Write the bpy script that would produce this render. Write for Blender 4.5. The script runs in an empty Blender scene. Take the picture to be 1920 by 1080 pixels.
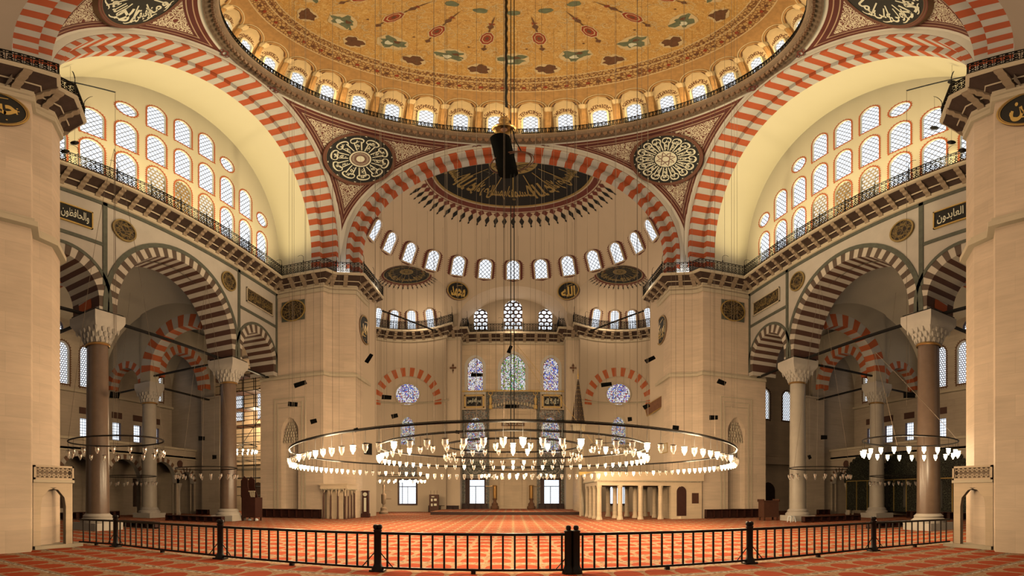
import bpy, bmesh, math, random
from mathutils import Vector, Matrix
from mathutils.geometry import tessellate_polygon
random.seed(7)
sin, cos, tan, pi, sqrt, atan2 = math.sin, math.cos, math.tan, math.pi, math.sqrt, math.atan2
scene = bpy.context.scene
COL = scene.collection
EYE = 1.9                      # height of the tripod above the carpet
FH, FV, CX, CY = 900.0, 830.0, 962.0, 929.0   # pixels per radian, principal direction
YC, RD = 22.0, 13.25           # centre of the great dome and its radius
W = 18.05                      # distance of the side walls from the axis
ZG = 21.9                      # gallery walkway level
ZA = 24.6                      # springing level of the great arches

def ray(x, y):
    th = (x - CX) / FH; ph = (CY - y) / FV
    return sin(th), cos(th), tan(ph)
def onY(x, y, Y):
    s, c, t = ray(x, y); r = Y / c
    return Vector((r * s, Y, EYE + r * t))
def onX(x, y, X):
    s, c, t = ray(x, y); r = X / s
    return Vector((X, r * c, EYE + r * t))
def onR(x, y, r):
    s, c, t = ray(x, y)
    return Vector((r * s, r * c, EYE + r * t))

# ------------------------------------------------------------------ materials
M = {}
def nt(name):
    m = bpy.data.materials.new(name); m.use_nodes = True
    t = m.node_tree; t.nodes.clear()
    out = t.nodes.new('ShaderNodeOutputMaterial')
    return m, t, out
def N(t, typ, **kw):
    n = t.nodes.new(typ)
    for k, v in kw.items():
        if k.startswith('i_'):
            n.inputs[int(k[2:])].default_value = v
        else:
            setattr(n, k, v)
    return n
def L(t, a, b): t.links.new(a, b)
def val(t, x):
    n = t.nodes.new('ShaderNodeValue'); n.outputs[0].default_value = x; return n.outputs[0]
def mth(t, op, a, b=None, c=None):
    n = t.nodes.new('ShaderNodeMath'); n.operation = op
    for i, x in enumerate((a, b, c)):
        if x is None: continue
        if isinstance(x, (int, float)): n.inputs[i].default_value = x
        else: t.links.new(x, n.inputs[i])
    return n.outputs[0]
def mixc(t, f, a, b):
    n = t.nodes.new('ShaderNodeMix'); n.data_type = 'RGBA'
    for i, x in ((0, f), (6, a), (7, b)):
        if isinstance(x, (int, float)): n.inputs[i].default_value = x
        elif isinstance(x, tuple): n.inputs[i].default_value = (*x[:3], 1)
        else: t.links.new(x, n.inputs[i])
    return n.outputs[2]
def coords(t, kind='Object'):
    g = t.nodes.new('ShaderNodeTexCoord'); return g.outputs[kind]
def worldpos(t):
    g = t.nodes.new('ShaderNodeNewGeometry'); return g.outputs['Position']
def sep(t, v):
    n = t.nodes.new('ShaderNodeSeparateXYZ'); t.links.new(v, n.inputs[0]); return n.outputs
def comb(t, x, y, z):
    n = t.nodes.new('ShaderNodeCombineXYZ')
    for i, a in enumerate((x, y, z)):
        if isinstance(a, (int, float)): n.inputs[i].default_value = a
        else: t.links.new(a, n.inputs[i])
    return n.outputs[0]
def noise(t, vec, scale, detail=3.0, rough=.55):
    n = t.nodes.new('ShaderNodeTexNoise'); n.inputs['Scale'].default_value = scale
    n.inputs['Detail'].default_value = detail; n.inputs['Roughness'].default_value = rough
    t.links.new(vec, n.inputs['Vector']); return n.outputs['Fac']
def voro(t, vec, scale, feature='F1', out='Distance'):
    n = t.nodes.new('ShaderNodeTexVoronoi'); n.feature = feature; n.inputs['Scale'].default_value = scale
    t.links.new(vec, n.inputs['Vector']); return n.outputs[out]
def ramp(t, f, stops, const=False):
    n = t.nodes.new('ShaderNodeValToRGB'); cr = n.color_ramp
    cr.interpolation = 'CONSTANT' if const else 'LINEAR'
    while len(cr.elements) < len(stops): cr.elements.new(.5)
    for e, (p, c) in zip(cr.elements, stops): e.position = p; e.color = (*c[:3], 1)
    t.links.new(f, n.inputs[0]); return n.outputs[0]
def finish(t, out, col, rough=.7, metal=0.0, bump=None, bstr=.2, spec=.3, coat=0):
    p = t.nodes.new('ShaderNodeBsdfPrincipled')
    if isinstance(col, tuple): p.inputs['Base Color'].default_value = (*col[:3], 1)
    else: t.links.new(col, p.inputs['Base Color'])
    p.inputs['Roughness'].default_value = rough; p.inputs['Metallic'].default_value = metal
    p.inputs['Specular IOR Level'].default_value = spec
    if bump is not None:
        b = t.nodes.new('ShaderNodeBump'); b.inputs['Strength'].default_value = bstr; b.inputs['Distance'].default_value = .05
        t.links.new(bump, b.inputs['Height']); t.links.new(b.outputs[0], p.inputs['Normal'])
    t.links.new(p.outputs[0], out.inputs[0]); return p
def plain(name, col, rough=.7, metal=0.0, var=.12, scale=1.5, spec=.3):
    m, t, o = nt(name)
    f = noise(t, worldpos(t), scale, 4)
    c1 = tuple(x * (1 - var) for x in col); c2 = tuple(min(1, x * (1 + var)) for x in col)
    finish(t, o, mixc(t, f, c1, c2), rough, metal, spec=spec)
    M[name] = m; return m
def stone(name, col, course=.62, blk=1.5, mort=.82, var=.1, vein=.12):
    m, t, o = nt(name)
    s = sep(t, worldpos(t))
    v = comb(t, mth(t, 'ADD', s[0], mth(t, 'MULTIPLY', s[1], 1.03)), s[2], 0.0)
    b = t.nodes.new('ShaderNodeTexBrick'); L(t, v, b.inputs['Vector'])
    b.inputs['Color1'].default_value = (*[x * (1 - var) for x in col], 1)
    b.inputs['Color2'].default_value = (*[min(1, x * (1 + var)) for x in col], 1)
    b.inputs['Mortar'].default_value = (*[x * mort for x in col], 1)
    b.inputs['Scale'].default_value = 1; b.inputs['Brick Width'].default_value = blk
    b.inputs['Row Height'].default_value = course; b.inputs['Mortar Size'].default_value = .012; b.inputs['Mortar Smooth'].default_value = .3
    st = comb(t, mth(t, 'MULTIPLY', s[0], .5), mth(t, 'MULTIPLY', s[1], .5), mth(t, 'MULTIPLY', s[2], 4.0))
    f = noise(t, st, 1.3, 6, .65)
    g = noise(t, worldpos(t), .35, 3)
    k = mth(t, 'ADD', mth(t, 'MULTIPLY', mth(t, 'SUBTRACT', f, .5), vein * 4), mth(t, 'ADD', 1.0, mth(t, 'MULTIPLY', mth(t, 'SUBTRACT', g, .5), .45)))
    c = t.nodes.new('ShaderNodeVectorMath'); c.operation = 'SCALE'; L(t, b.outputs['Color'], c.inputs[0]); L(t, k, c.inputs['Scale'])
    finish(t, o, c.outputs[0], .62, bump=b.outputs['Fac'], bstr=-.15)
    M[name] = m; return m
def emis(name, col, strength, sample='NONE'):
    m, t, o = nt(name)
    e = N(t, 'ShaderNodeEmission'); e.inputs[0].default_value = (*col, 1); e.inputs[1].default_value = strength
    L(t, e.outputs[0], o.inputs[0])
    try: m.cycles.emission_sampling = sample
    except Exception: pass
    M[name] = m; return m

def pane(name, p=.3, th=.13, line=(.22, .21, .22), sky=(.86, .92, 1.0), st=1.5, kind='diamond', sub=1.0):
    """daylight seen through a plaster or lead lattice; u,v in metres"""
    m, t, o = nt(name)
    s = sep(t, coords(t, 'UV')); u, v = s[0], s[1]
    if kind == 'diamond':
        a = mth(t, 'ABSOLUTE', mth(t, 'SUBTRACT', mth(t, 'FRACT', mth(t, 'DIVIDE', mth(t, 'ADD', u, mth(t, 'MULTIPLY', v, .8)), p)), .5))
        b = mth(t, 'ABSOLUTE', mth(t, 'SUBTRACT', mth(t, 'FRACT', mth(t, 'DIVIDE', mth(t, 'SUBTRACT', u, mth(t, 'MULTIPLY', v, .8)), p)), .5))
        f = mth(t, 'GREATER_THAN', mth(t, 'MAXIMUM', a, b), .5 - th)
    elif kind == 'dots':      # round holes in staggered rows
        row = mth(t, 'FLOOR', mth(t, 'DIVIDE', v, p * .87))
        uu = mth(t, 'SUBTRACT', mth(t, 'FRACT', mth(t, 'ADD', mth(t, 'DIVIDE', u, p), mth(t, 'MULTIPLY', row, .5))), .5)
        vv = mth(t, 'SUBTRACT', mth(t, 'FRACT', mth(t, 'DIVIDE', v, p * .87)), .5)
        d = mth(t, 'SQRT', mth(t, 'ADD', mth(t, 'MULTIPLY', uu, uu), mth(t, 'MULTIPLY', vv, vv)))
        f = mth(t, 'GREATER_THAN', d, .5 - th)
    else:                     # upright grid
        a = mth(t, 'ABSOLUTE', mth(t, 'SUBTRACT', mth(t, 'FRACT', mth(t, 'DIVIDE', u, p)), .5))
        b = mth(t, 'ABSOLUTE', mth(t, 'SUBTRACT', mth(t, 'FRACT', mth(t, 'DIVIDE', v, p)), .5))
        f = mth(t, 'GREATER_THAN', mth(t, 'MAXIMUM', a, b), .5 - th)
    e = N(t, 'ShaderNodeEmission'); e.inputs[1].default_value = st
    cloud = noise(t, coords(t, 'UV'), .9, 2)
    L(t, mixc(t, cloud, tuple(x * .82 for x in sky), sky), e.inputs[0])
    d = N(t, 'ShaderNodeBsdfDiffuse'); d.inputs[0].default_value = (*line, 1)
    x = N(t, 'ShaderNodeMixShader'); L(t, f, x.inputs[0]); L(t, e.outputs[0], x.inputs[1]); L(t, d.outputs[0], x.inputs[2])
    L(t, x.outputs[0], o.inputs[0])
    try: m.cycles.emission_sampling = 'NONE'
    except Exception: pass
    M[name] = m; return m
def stained(name, scale, hues, st=1.1, lead=.09):
    m, t, o = nt(name)
    uv = coords(t, 'UV')
    n = t.nodes.new('ShaderNodeTexVoronoi'); n.inputs['Scale'].default_value = scale; L(t, uv, n.inputs['Vector'])
    d = voro(t, uv, scale, 'DISTANCE_TO_EDGE')
    sx = sep(t, n.outputs['Color'])
    c = ramp(t, sx[0], hues, True)
    f = mth(t, 'LESS_THAN', d, lead)
    e = N(t, 'ShaderNodeEmission'); e.inputs[1].default_value = st; L(t, c, e.inputs[0])
    k = N(t, 'ShaderNodeBsdfDiffuse'); k.inputs[0].default_value = (.16, .1, .06, 1)
    x = N(t, 'ShaderNodeMixShader'); L(t, f, x.inputs[0]); L(t, e.outputs[0], x.inputs[1]); L(t, k.outputs[0], x.inputs[2])
    L(t, x.outputs[0], o.inputs[0])
    try: m.cycles.emission_sampling = 'NONE'
    except Exception: pass
    M[name] = m; return m

# ------------------------------------------------------------------ mesh building
class MB:
    def __init__(s): s.v = []; s.f = []; s.m = []; s.uv = []; s.hasuv = False
    def add(s, vs, fs, mi=0, uvs=None):
        o = len(s.v); s.v += [tuple(v) for v in vs]
        if uvs: s.hasuv = True
        for f in fs:
            s.f.append([i + o for i in f]); s.m.append(mi)
            s.uv.append([uvs[i] for i in f] if uvs else [(0, 0)] * len(f))
        return s
    def box(s, a, b, mi=0, mat=None):
        x0, y0, z0 = a; x1, y1, z1 = b
        v = [Vector(p) for p in ((x0, y0, z0), (x1, y0, z0), (x1, y1, z0), (x0, y1, z0), (x0, y0, z1), (x1, y0, z1), (x1, y1, z1), (x0, y1, z1))]
        if mat: v = [mat @ p for p in v]
        return s.add(v, [(0, 3, 2, 1), (4, 5, 6, 7), (0, 1, 5, 4), (1, 2, 6, 5), (2, 3, 7, 6), (3, 0, 4, 7)], mi)
    def prism(s, poly, z0, z1, mi=0, mat=None, caps=True):
        """poly: 2-D loop in local x,y; extruded along local z"""
        n = len(poly); v = [Vector((x, y, z0)) for x, y in poly] + [Vector((x, y, z1)) for x, y in poly]
        if mat: v = [mat @ p for p in v]
        fs = [(i, (i + 1) % n, n + (i + 1) % n, n + i) for i in range(n)]
        if caps:
            tr = tessellate_polygon([[Vector((x, y, 0)) for x, y in poly]])
            fs += [tuple(t) for t in tr] + [tuple(i + n for i in reversed(t)) for t in tr]
        return s.add(v, fs, mi)
    def face(s, poly, mat=None, z=0, mi=0, holes=(), uvscale=1.0):
        loops = [poly] + list(holes); pts = [p for l in loops for p in l]
        v = [Vector((x, y, z)) for x, y in pts]
        tr = tessellate_polygon([[Vector((x, y, 0)) for x, y in l] for l in loops])
        if mat: v = [mat @ p for p in v]
        return s.add(v, [tuple(t) for t in tr], mi, [(x * uvscale, y * uvscale) for x, y in pts])
    def strip(s, A, B, mi=0, closed=True, mat=None):
        """quads between two 3-D loops of equal length"""
        n = len(A); v = [Vector(p) for p in A] + [Vector(p) for p in B]
        if mat: v = [mat @ p for p in v]
        return s.add(v, [(i, (i + 1) % n, n + (i + 1) % n, n + i) for i in range(n if closed else n - 1)], mi)
    def lathe(s, prof, c=(0, 0, 0), n=16, mi=0, mat=None, a0=0, a1=2 * pi):
        full = abs(a1 - a0 - 2 * pi) < 1e-6; k = n if full else n + 1
        v = []
        for r, z in prof:
            for i in range(k):
                a = a0 + (a1 - a0) * i / n
                v.append(Vector((c[0] + r * cos(a), c[1] + r * sin(a), c[2] + z)))
        if mat: v = [mat @ p for p in v]
        fs = []
        for j in range(len(prof) - 1):
            for i in range(n):
                i2 = (i + 1) % k
                fs.append((j * k + i, j * k + i2, (j + 1) * k + i2, (j + 1) * k + i))
        return s.add(v, fs, mi)
    def tube(s, path, r, n=6, mi=0, closed=False, mat=None, flat=1.0):
        P = [Vector(p) for p in path]; v = []; m = len(P)
        for i, p in enumerate(P):
            if closed: d = P[(i + 1) % m] - P[i - 1]
            else: d = P[min(i + 1, m - 1)] - P[max(i - 1, 0)]
            if d.length < 1e-9: d = Vector((0, 0, 1))
            d.normalize()
            up = Vector((0, 0, 1)) if abs(d.z) < .95 else Vector((1, 0, 0))
            a = d.cross(up).normalized(); b = a.cross(d)
            rr = r[i] if isinstance(r, (list, tuple)) else r
            for k in range(n):
                t = 2 * pi * k / n
                v.append(p + a * rr * cos(t) + b * rr * flat * sin(t))
        if mat: v = [mat @ p for p in v]
        fs = []
        for i in range(m if closed else m - 1):
            j = (i + 1) % m
            for k in range(n):
                k2 = (k + 1) % n
                fs.append((i * n + k, i * n + k2, j * n + k2, j * n + k))
        if not closed:
            fs.append(tuple(range(n - 1, -1, -1))); fs.append(tuple((m - 1) * n + k for k in range(n)))
        return s.add(v, fs, mi)
    def grid(s, fn, nu, nv, mi=0, uvf=None):
        v = [fn(i / nu, j / nv) for j in range(nv + 1) for i in range(nu + 1)]
        fs = [(j * (nu + 1) + i, j * (nu + 1) + i + 1, (j + 1) * (nu + 1) + i + 1, (j + 1) * (nu + 1) + i) for j in range(nv) for i in range(nu)]
        uvs = [uvf(i / nu, j / nv) for j in range(nv + 1) for i in range(nu + 1)] if uvf else None
        return s.add(v, fs, mi, uvs)
    def mesh(s, name, mats, smooth=False):
        me = bpy.data.meshes.new(name); me.from_pydata(s.v, [], s.f)
        for m in (mats if isinstance(mats, (list, tuple)) else [mats]): me.materials.append(M[m] if isinstance(m, str) else m)
        me.polygons.foreach_set('material_index', s.m)
        if s.hasuv:
            ul = me.uv_layers.new(name='UVMap'); ul.data.foreach_set('uv', [c for f in s.uv for p in f for c in p])
        bm = bmesh.new(); bm.from_mesh(me)
        if smooth: bmesh.ops.remove_doubles(bm, verts=bm.verts, dist=1e-4)
        bmesh.ops.recalc_face_normals(bm, faces=bm.faces); bm.to_mesh(me); bm.free()
        if smooth:
            me.polygons.foreach_set('use_smooth', [True] * len(me.polygons))
            me.set_sharp_from_angle(angle=math.radians(smooth if smooth is not True else 40))
        me.update(); return me
    def build(s, name, mats, parent=None, smooth=False):
        me = s.mesh(name, mats, smooth)
        o = bpy.data.objects.new(name, me); COL.objects.link(o)
        if parent is not None:
            o.parent = parent; o.matrix_parent_inverse = Matrix.Translation(parent.location).inverted() if parent.type == 'EMPTY' else Matrix()
        return o

def tag(o, label=None, cat=None, group=None, kind=None):
    if label: o['label'] = label
    if cat: o['category'] = cat
    if group: o['group'] = group
    if kind: o['kind'] = kind
    return o
def empty(name, loc, label=None, cat=None, group=None, kind=None):
    o = bpy.data.objects.new(name, None); COL.objects.link(o); o.location = loc; o.empty_display_size = .1
    return tag(o, label, cat, group, kind)
def structure(o, label, cat='building part', group=None): return tag(o, label, cat, group, 'structure')
def inst(name, mesh, parent, mtx):
    """one more object sharing a mesh, placed as a child (or at top level)"""
    o = bpy.data.objects.new(name, mesh); COL.objects.link(o)
    if parent is not None:
        o.parent = parent; mtx = Matrix.Translation(parent.location).inverted() @ mtx if parent.type == 'EMPTY' else mtx
    o.matrix_local = mtx
    return o
def frame(o, u, v):
    """local x->u, y->v, z->u x v (towards the viewer)"""
    u = Vector(u).normalized(); v = Vector(v).normalized(); n = u.cross(v)
    m = Matrix(((u.x, v.x, n.x, o[0]), (u.y, v.y, n.y, o[1]), (u.z, v.z, n.z, o[2]), (0, 0, 0, 1)))
    return m
def FY(x, y, z): return frame((x, y, z), (1, 0, 0), (0, 0, 1))       # faces -Y (the camera side)
def FX(s, x, y, z):                                                 # side walls: s=-1 left wall facing +X, s=+1 right wall facing -X
    return frame((x, y, z), (0, 1, 0), (0, 0, 1)) if s < 0 else frame((x, y, z), (0, -1, 0), (0, 0, 1))
def archloop(w, h, n=8, point=0.0, cx=0, y0=0):
    """arched outline, w wide, h high, base on y0"""
    r = w / 2; top = h - r * (1 + point); pts = [(cx - r, y0), (cx + r, y0)]
    for i in range(n + 1):
        a = pi * i / n
        k = 1 + point * (sin(a) ** 3)
        pts.append((cx + r * cos(a), y0 + top + r * sin(a) * k))
    return pts
def circ(r, n=24, cx=0, cy=0, ry=None): return [(cx + r * cos(2 * pi * i / n), cy + (ry or r) * sin(2 * pi * i / n)) for i in range(n)]
def grow(loop, d):
    """offset an outline outwards"""
    n = len(loop); out = []
    ar = sum(loop[i][0] * loop[(i + 1) % n][1] - loop[(i + 1) % n][0] * loop[i][1] for i in range(n))
    sg = 1 if ar > 0 else -1
    for i in range(n):
        p, a, b = Vector(loop[i]), Vector(loop[i - 1]), Vector(loop[(i + 1) % n])
        e1, e2 = p - a, b - p
        if e1.length < 1e-6: e1 = e2
        if e2.length < 1e-6: e2 = e1
        n1 = Vector((e1.y, -e1.x)).normalized(); n2 = Vector((e2.y, -e2.x)).normalized()
        m = n1 + n2
        if m.length < 1e-6: m = n1
        m.normalize(); k = max(.5, m.dot(n1))
        q = p + m * (d * sg / k); out.append((q.x, q.y))
    return out
def resample(loop, step):
    out = []; n = len(loop)
    for i in range(n):
        a, b = Vector(loop[i]), Vector(loop[(i + 1) % n]); k = max(1, round((b - a).length / step))
        out += [tuple(a.lerp(b, j / k)) for j in range(k)]
    return out

# ------------------------------------------------------------------ Arabic lettering
FORMS = {}
for ch, base, k in [('ا', 0xFE8D, 2), ('ب', 0xFE8F, 4), ('ت', 0xFE95, 4), ('ث', 0xFE99, 4), ('ج', 0xFE9D, 4), ('ح', 0xFEA1, 4), ('خ', 0xFEA5, 4), ('د', 0xFEA9, 2), ('ذ', 0xFEAB, 2),
                    ('ر', 0xFEAD, 2), ('ز', 0xFEAF, 2), ('س', 0xFEB1, 4), ('ش', 0xFEB5, 4), ('ص', 0xFEB9, 4), ('ض', 0xFEBD, 4), ('ط', 0xFEC1, 4), ('ظ', 0xFEC5, 4), ('ع', 0xFEC9, 4),
                    ('غ', 0xFECD, 4), ('ف', 0xFED1, 4), ('ق', 0xFED5, 4), ('ك', 0xFED9, 4), ('ل', 0xFEDD, 4), ('م', 0xFEE1, 4), ('ن', 0xFEE5, 4), ('ه', 0xFEE9, 4), ('و', 0xFEED, 2), ('ى', 0xFEEF, 2), ('ي', 0xFEF1, 4), ('ة', 0xFE93, 2)]:
    FORMS[ch] = (base, k)
def shape_ar(s):
    s = s.replace('لا', '\u0001'); out = []
    def joins(c): return c in FORMS and FORMS[c][1] == 4
    for i, c in enumerate(s):
        prev = i > 0 and joins(s[i - 1])
        if c == '\u0001': out.append(chr(0xFEFC if prev else 0xFEFB)); continue
        if c not in FORMS: out.append(c); continue
        b, k = FORMS[c]; nxt = i + 1 < len(s) and (s[i + 1] in FORMS or s[i + 1] == '\u0001')
        if k == 2: out.append(chr(b + (1 if prev else 0)))
        else: out.append(chr(b + (3 if prev and nxt else 1 if prev else 2 if nxt else 0)))
    return ''.join(reversed(out))
_tc = {}
def text_geo(body, bold=0.0):
    """2-D triangles of a word, centred, scaled to unit width; returns verts, faces, aspect (h/w)"""
    key = (body, bold)
    if key in _tc: return _tc[key]
    c = bpy.data.curves.new('lettering', 'FONT'); c.body = shape_ar(body); c.resolution_u = 2; c.offset = bold
    o = bpy.data.objects.new('lettering', c); COL.objects.link(o)
    dg = bpy.context.evaluated_depsgraph_get(); me = bpy.data.meshes.new_from_object(o.evaluated_get(dg))
    vs = [(v.co.x, v.co.y) for v in me.vertices]; fs = [tuple(p.vertices) for p in me.polygons]
    bpy.data.objects.remove(o); bpy.data.curves.remove(c); bpy.data.meshes.remove(me)
    x0, x1 = min(v[0] for v in vs), max(v[0] for v in vs); y0, y1 = min(v[1] for v in vs), max(v[1] for v in vs)
    w = x1 - x0; vs = [((x - (x0 + x1) / 2) / w, (y - (y0 + y1) / 2) / w) for x, y in vs]
    _tc[key] = (vs, fs, (y1 - y0) / w); return _tc[key]
def put_text(mb, body, w, h, mat, cx=0, cy=0, rot=0, z=.02, mi=0, fn=None, bold=.02):
    vs, fs, asp = text_geo(body, bold); out = []
    for x, y in vs:
        X, Y = x * w, y / asp * h
        X, Y = X * cos(rot) - Y * sin(rot) + cx, X * sin(rot) + Y * cos(rot) + cy
        out.append(fn(X, Y) if fn else mat @ Vector((X, Y, z)))
    mb.add(out, fs, mi)
def stroke(mb, pts, wd, mat, z=.03, mi=0, fn=None, closed=False):
    """a flat ribbon along 2-D points, tapered at its ends"""
    n = len(pts); A = []; B = []
    for i, p in enumerate(pts):
        if closed: a, b = pts[i - 1], pts[(i + 1) % n]
        else: a, b = pts[max(i - 1, 0)], pts[min(i + 1, n - 1)]
        dx, dy = b[0] - a[0], b[1] - a[1]; l = math.hypot(dx, dy) or 1
        k = wd / 2 * (1 if closed else .45 + .55 * sin(pi * (i + .5) / n))
        q = ((p[0] - dy / l * k, p[1] + dx / l * k), (p[0] + dy / l * k, p[1] - dx / l * k))
        A.append(q[0]); B.append(q[1])
    g = (lambda p: fn(p[0], p[1])) if fn else (lambda p: mat @ Vector((p[0], p[1], z)))
    mb.strip([g(p) for p in A], [g(p) for p in B], mi, closed)
def bez(p0, p1, p2, p3, n=8):
    o = []
    for i in range(n + 1):
        t = i / n; a = (1 - t) ** 3; b = 3 * t * (1 - t) ** 2; c = 3 * t * t * (1 - t); d = t ** 3
        o.append((a * p0[0] + b * p1[0] + c * p2[0] + d * p3[0], a * p0[1] + b * p1[1] + c * p2[1] + d * p3[1]))
    return o
ORD = ['first', 'second', 'third', 'fourth', 'fifth', 'sixth', 'seventh', 'eighth', 'ninth', 'tenth', 'eleventh', 'twelfth', 'thirteenth', 'fourteenth', 'fifteenth', 'sixteenth',
       'seventeenth', 'eighteenth', 'nineteenth', 'twentieth', 'twenty-first', 'twenty-second', 'twenty-third', 'twenty-fourth', 'twenty-fifth', 'twenty-sixth', 'twenty-seventh', 'twenty-eighth',
       'twenty-ninth', 'thirtieth', 'thirty-first', 'thirty-second', 'thirty-third', 'thirty-fourth']
SIDE = {-1: 'left', 1: 'right'}
# ------------------------------------------------------------------ the materials
stone('pier_stone', (.64, .465, .325), .75, 2.1, .92, .05, .10)
stone('wall_stone', (.64, .46, .30), .62, 1.5, .93, .05, .08)
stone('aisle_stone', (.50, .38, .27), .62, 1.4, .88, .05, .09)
plain('plaster', (.60, .445, .31), .8, var=.05, scale=.6)
plain('vault_plaster', (.74, .64, .43), .75, var=.03, scale=.5)
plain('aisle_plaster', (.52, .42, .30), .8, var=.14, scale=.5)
plain('arch_red', (.43, .085, .028), .75, var=.18)
plain('arch_grey', (.50, .44, .385), .75, var=.15)
plain('red_stripe', (.52, .12, .04), .75, var=.15)
plain('grey_stripe', (.54, .47, .40), .75, var=.12)
plain('cream_stripe', (.52, .43, .34), .7, var=.12)
plain('brown_stripe', (.105, .07, .05), .6, var=.25)
plain('maroon_stripe', (.10, .045, .03), .6, var=.2)
plain('light_marble', (.50, .42, .345), .5, var=.14, scale=1.2)
plain('green_marble', (.10, .10, .075), .45, var=.4, scale=3)
plain('white_band', (.62, .54, .45), .75, var=.05)
plain('dark_red', (.14, .035, .025), .7, var=.15)
plain('brown_paint', (.16, .08, .045), .7, var=.2)
plain('moulding', (.56, .44, .30), .6, var=.08)
plain('bracket_light', (.31, .215, .135), .7, var=.2)
plain('dim_gold', (.30, .20, .07), .5, .2, var=.2)
plain('bracket_stone', (.30, .20, .13), .7, var=.2)
plain('ring_brown', (.20, .13, .085), .75, var=.2)
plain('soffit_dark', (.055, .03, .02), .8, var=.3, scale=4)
plain('iron', (.008, .007, .006), .5, .3, var=.1)
plain('fence_iron', (.012, .008, .007), .4, .2, var=.1)
plain('black_paint', (.010, .010, .010), .6, var=.2)
plain('letter_cream', (.72, .66, .50), .6, var=.06)
plain('letter_gold', (.62, .40, .11), .4, .25, var=.15)
plain('gold', (.55, .37, .12), .38, .7, var=.15)
plain('brass', (.42, .25, .09), .35, .8, var=.15)
plain('dark_wood', (.045, .013, .008), .45, var=.35, scale=5)
plain('brown_wood', (.075, .027, .014), .5, var=.35, scale=5)
plain('rose_marble', (.17, .105, .07), .28, var=.22, scale=3, spec=.5)
plain('grey_column', (.44, .36, .28), .4, var=.14, scale=1.5)
plain('plastic_white', (.75, .74, .72), .4, var=.03)
plain('speaker_black', (.005, .0045, .004), .95, var=.2, spec=0)
plain('wire', (.20, .145, .10), .6, var=.1)
plain('screen', (.01, .01, .011), .15, var=.1)
plain('dome_cream', (.70, .50, .27), .7, var=.12, scale=2)
plain('dome_orange', (.50, .27, .10), .7, var=.38, scale=2.5)
plain('spire', (.07, .045, .03), .5, var=.2)
plain('spark_gold', (.72, .46, .16), .4, .3, var=.1)
plain('red_motif', (.33, .06, .025), .7, var=.3, scale=3)
plain('brown_motif', (.16, .07, .035), .7, var=.4, scale=4)
plain('green_motif', (.16, .17, .10), .7, var=.5, scale=3)
plain('bracket_grey', (.30, .27, .24), .6, var=.2)
emis('bulb_lit', (1.0, .80, .42), 34)
emis('glass_lit', (1.0, .82, .48), 9)
emis('strip_light', (1.0, .82, .5), 18)

m, t, o = nt('glass_unlit')
g = N(t, 'ShaderNodeBsdfGlossy'); g.inputs[0].default_value = (.9, .85, .75, 1); g.inputs[1].default_value = .12
tr = N(t, 'ShaderNodeBsdfTransparent'); tr.inputs[0].default_value = (.86, .84, .80, 1)
tl = N(t, 'ShaderNodeAddShader'); tl1 = N(t, 'ShaderNodeBsdfTranslucent'); tl1.inputs[0].default_value = (.62, .60, .56, 1); tl2 = N(t, 'ShaderNodeBsdfDiffuse'); tl2.inputs[0].default_value = (.62, .60, .56, 1); L(t, tl1.outputs[0], tl.inputs[0]); L(t, tl2.outputs[0], tl.inputs[1])
lw = N(t, 'ShaderNodeLayerWeight'); lw.inputs[0].default_value = .84
x1 = N(t, 'ShaderNodeMixShader'); L(t, lw.outputs['Facing'], x1.inputs[0]); L(t, tr.outputs[0], x1.inputs[1]); L(t, tl.outputs[0], x1.inputs[2])
x2 = N(t, 'ShaderNodeMixShader'); x2.inputs[0].default_value = .25; L(t, x1.outputs[0], x2.inputs[1]); L(t, g.outputs[0], x2.inputs[2])
L(t, x2.outputs[0], o.inputs[0]); M['glass_unlit'] = m

# dome: gilded scroll painting
m, t, o = nt('dome_gold')
p = worldpos(t)
f = noise(t, p, .45, 4, .6); w2 = mth(t, 'ABSOLUTE', mth(t, 'SUBTRACT', noise(t, p, 1.5, 2, .5), .5)); w4 = mth(t, 'ABSOLUTE', mth(t, 'SUBTRACT', noise(t, p, 3.1, 2, .5), .48)); w3 = noise(t, p, 2.6, 6, .7)
c = mixc(t, f, (.54, .25, .06), (.70, .40, .12))
c = mixc(t, mth(t, 'MULTIPLY', mth(t, 'GREATER_THAN', w3, .56), .35), c, (.80, .55, .24))
c = mixc(t, mth(t, 'MULTIPLY', mth(t, 'LESS_THAN', w2, .012), .45), c, (.30, .13, .04))
c = mixc(t, mth(t, 'MULTIPLY', mth(t, 'LESS_THAN', w4, .014), .55), c, (.84, .62, .32))
finish(t, o, c, .6, bump=w3, bstr=.25); M['dome_gold'] = m
# frieze of fine scroll
m, t, o = nt('dome_frieze')
p = worldpos(t)
a = voro(t, p, 3.4, 'DISTANCE_TO_EDGE'); b = noise(t, p, 6, 3, .6)
c = mixc(t, mth(t, 'LESS_THAN', a, .11), (.62, .38, .15), (.24, .10, .04))
c = mixc(t, mth(t, 'MULTIPLY', mth(t, 'GREATER_THAN', b, .58), .6), c, (.34, .16, .06))
finish(t, o, c, .65); M['dome_frieze'] = m

# pendentives: cream arabesque on dark red, framed along the arches and the dome ring
m, t, o = nt('pendentive')
p = worldpos(t); s = sep(t, p)
dx = mth(t, 'SUBTRACT', RD, mth(t, 'ABSOLUTE', s[0])); dy = mth(t, 'SUBTRACT', RD, mth(t, 'ABSOLUTE', mth(t, 'SUBTRACT', s[1], YC)))
dz = mth(t, 'MULTIPLY', mth(t, 'SUBTRACT', ZA + RD + .03, s[2]), .62)
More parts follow.
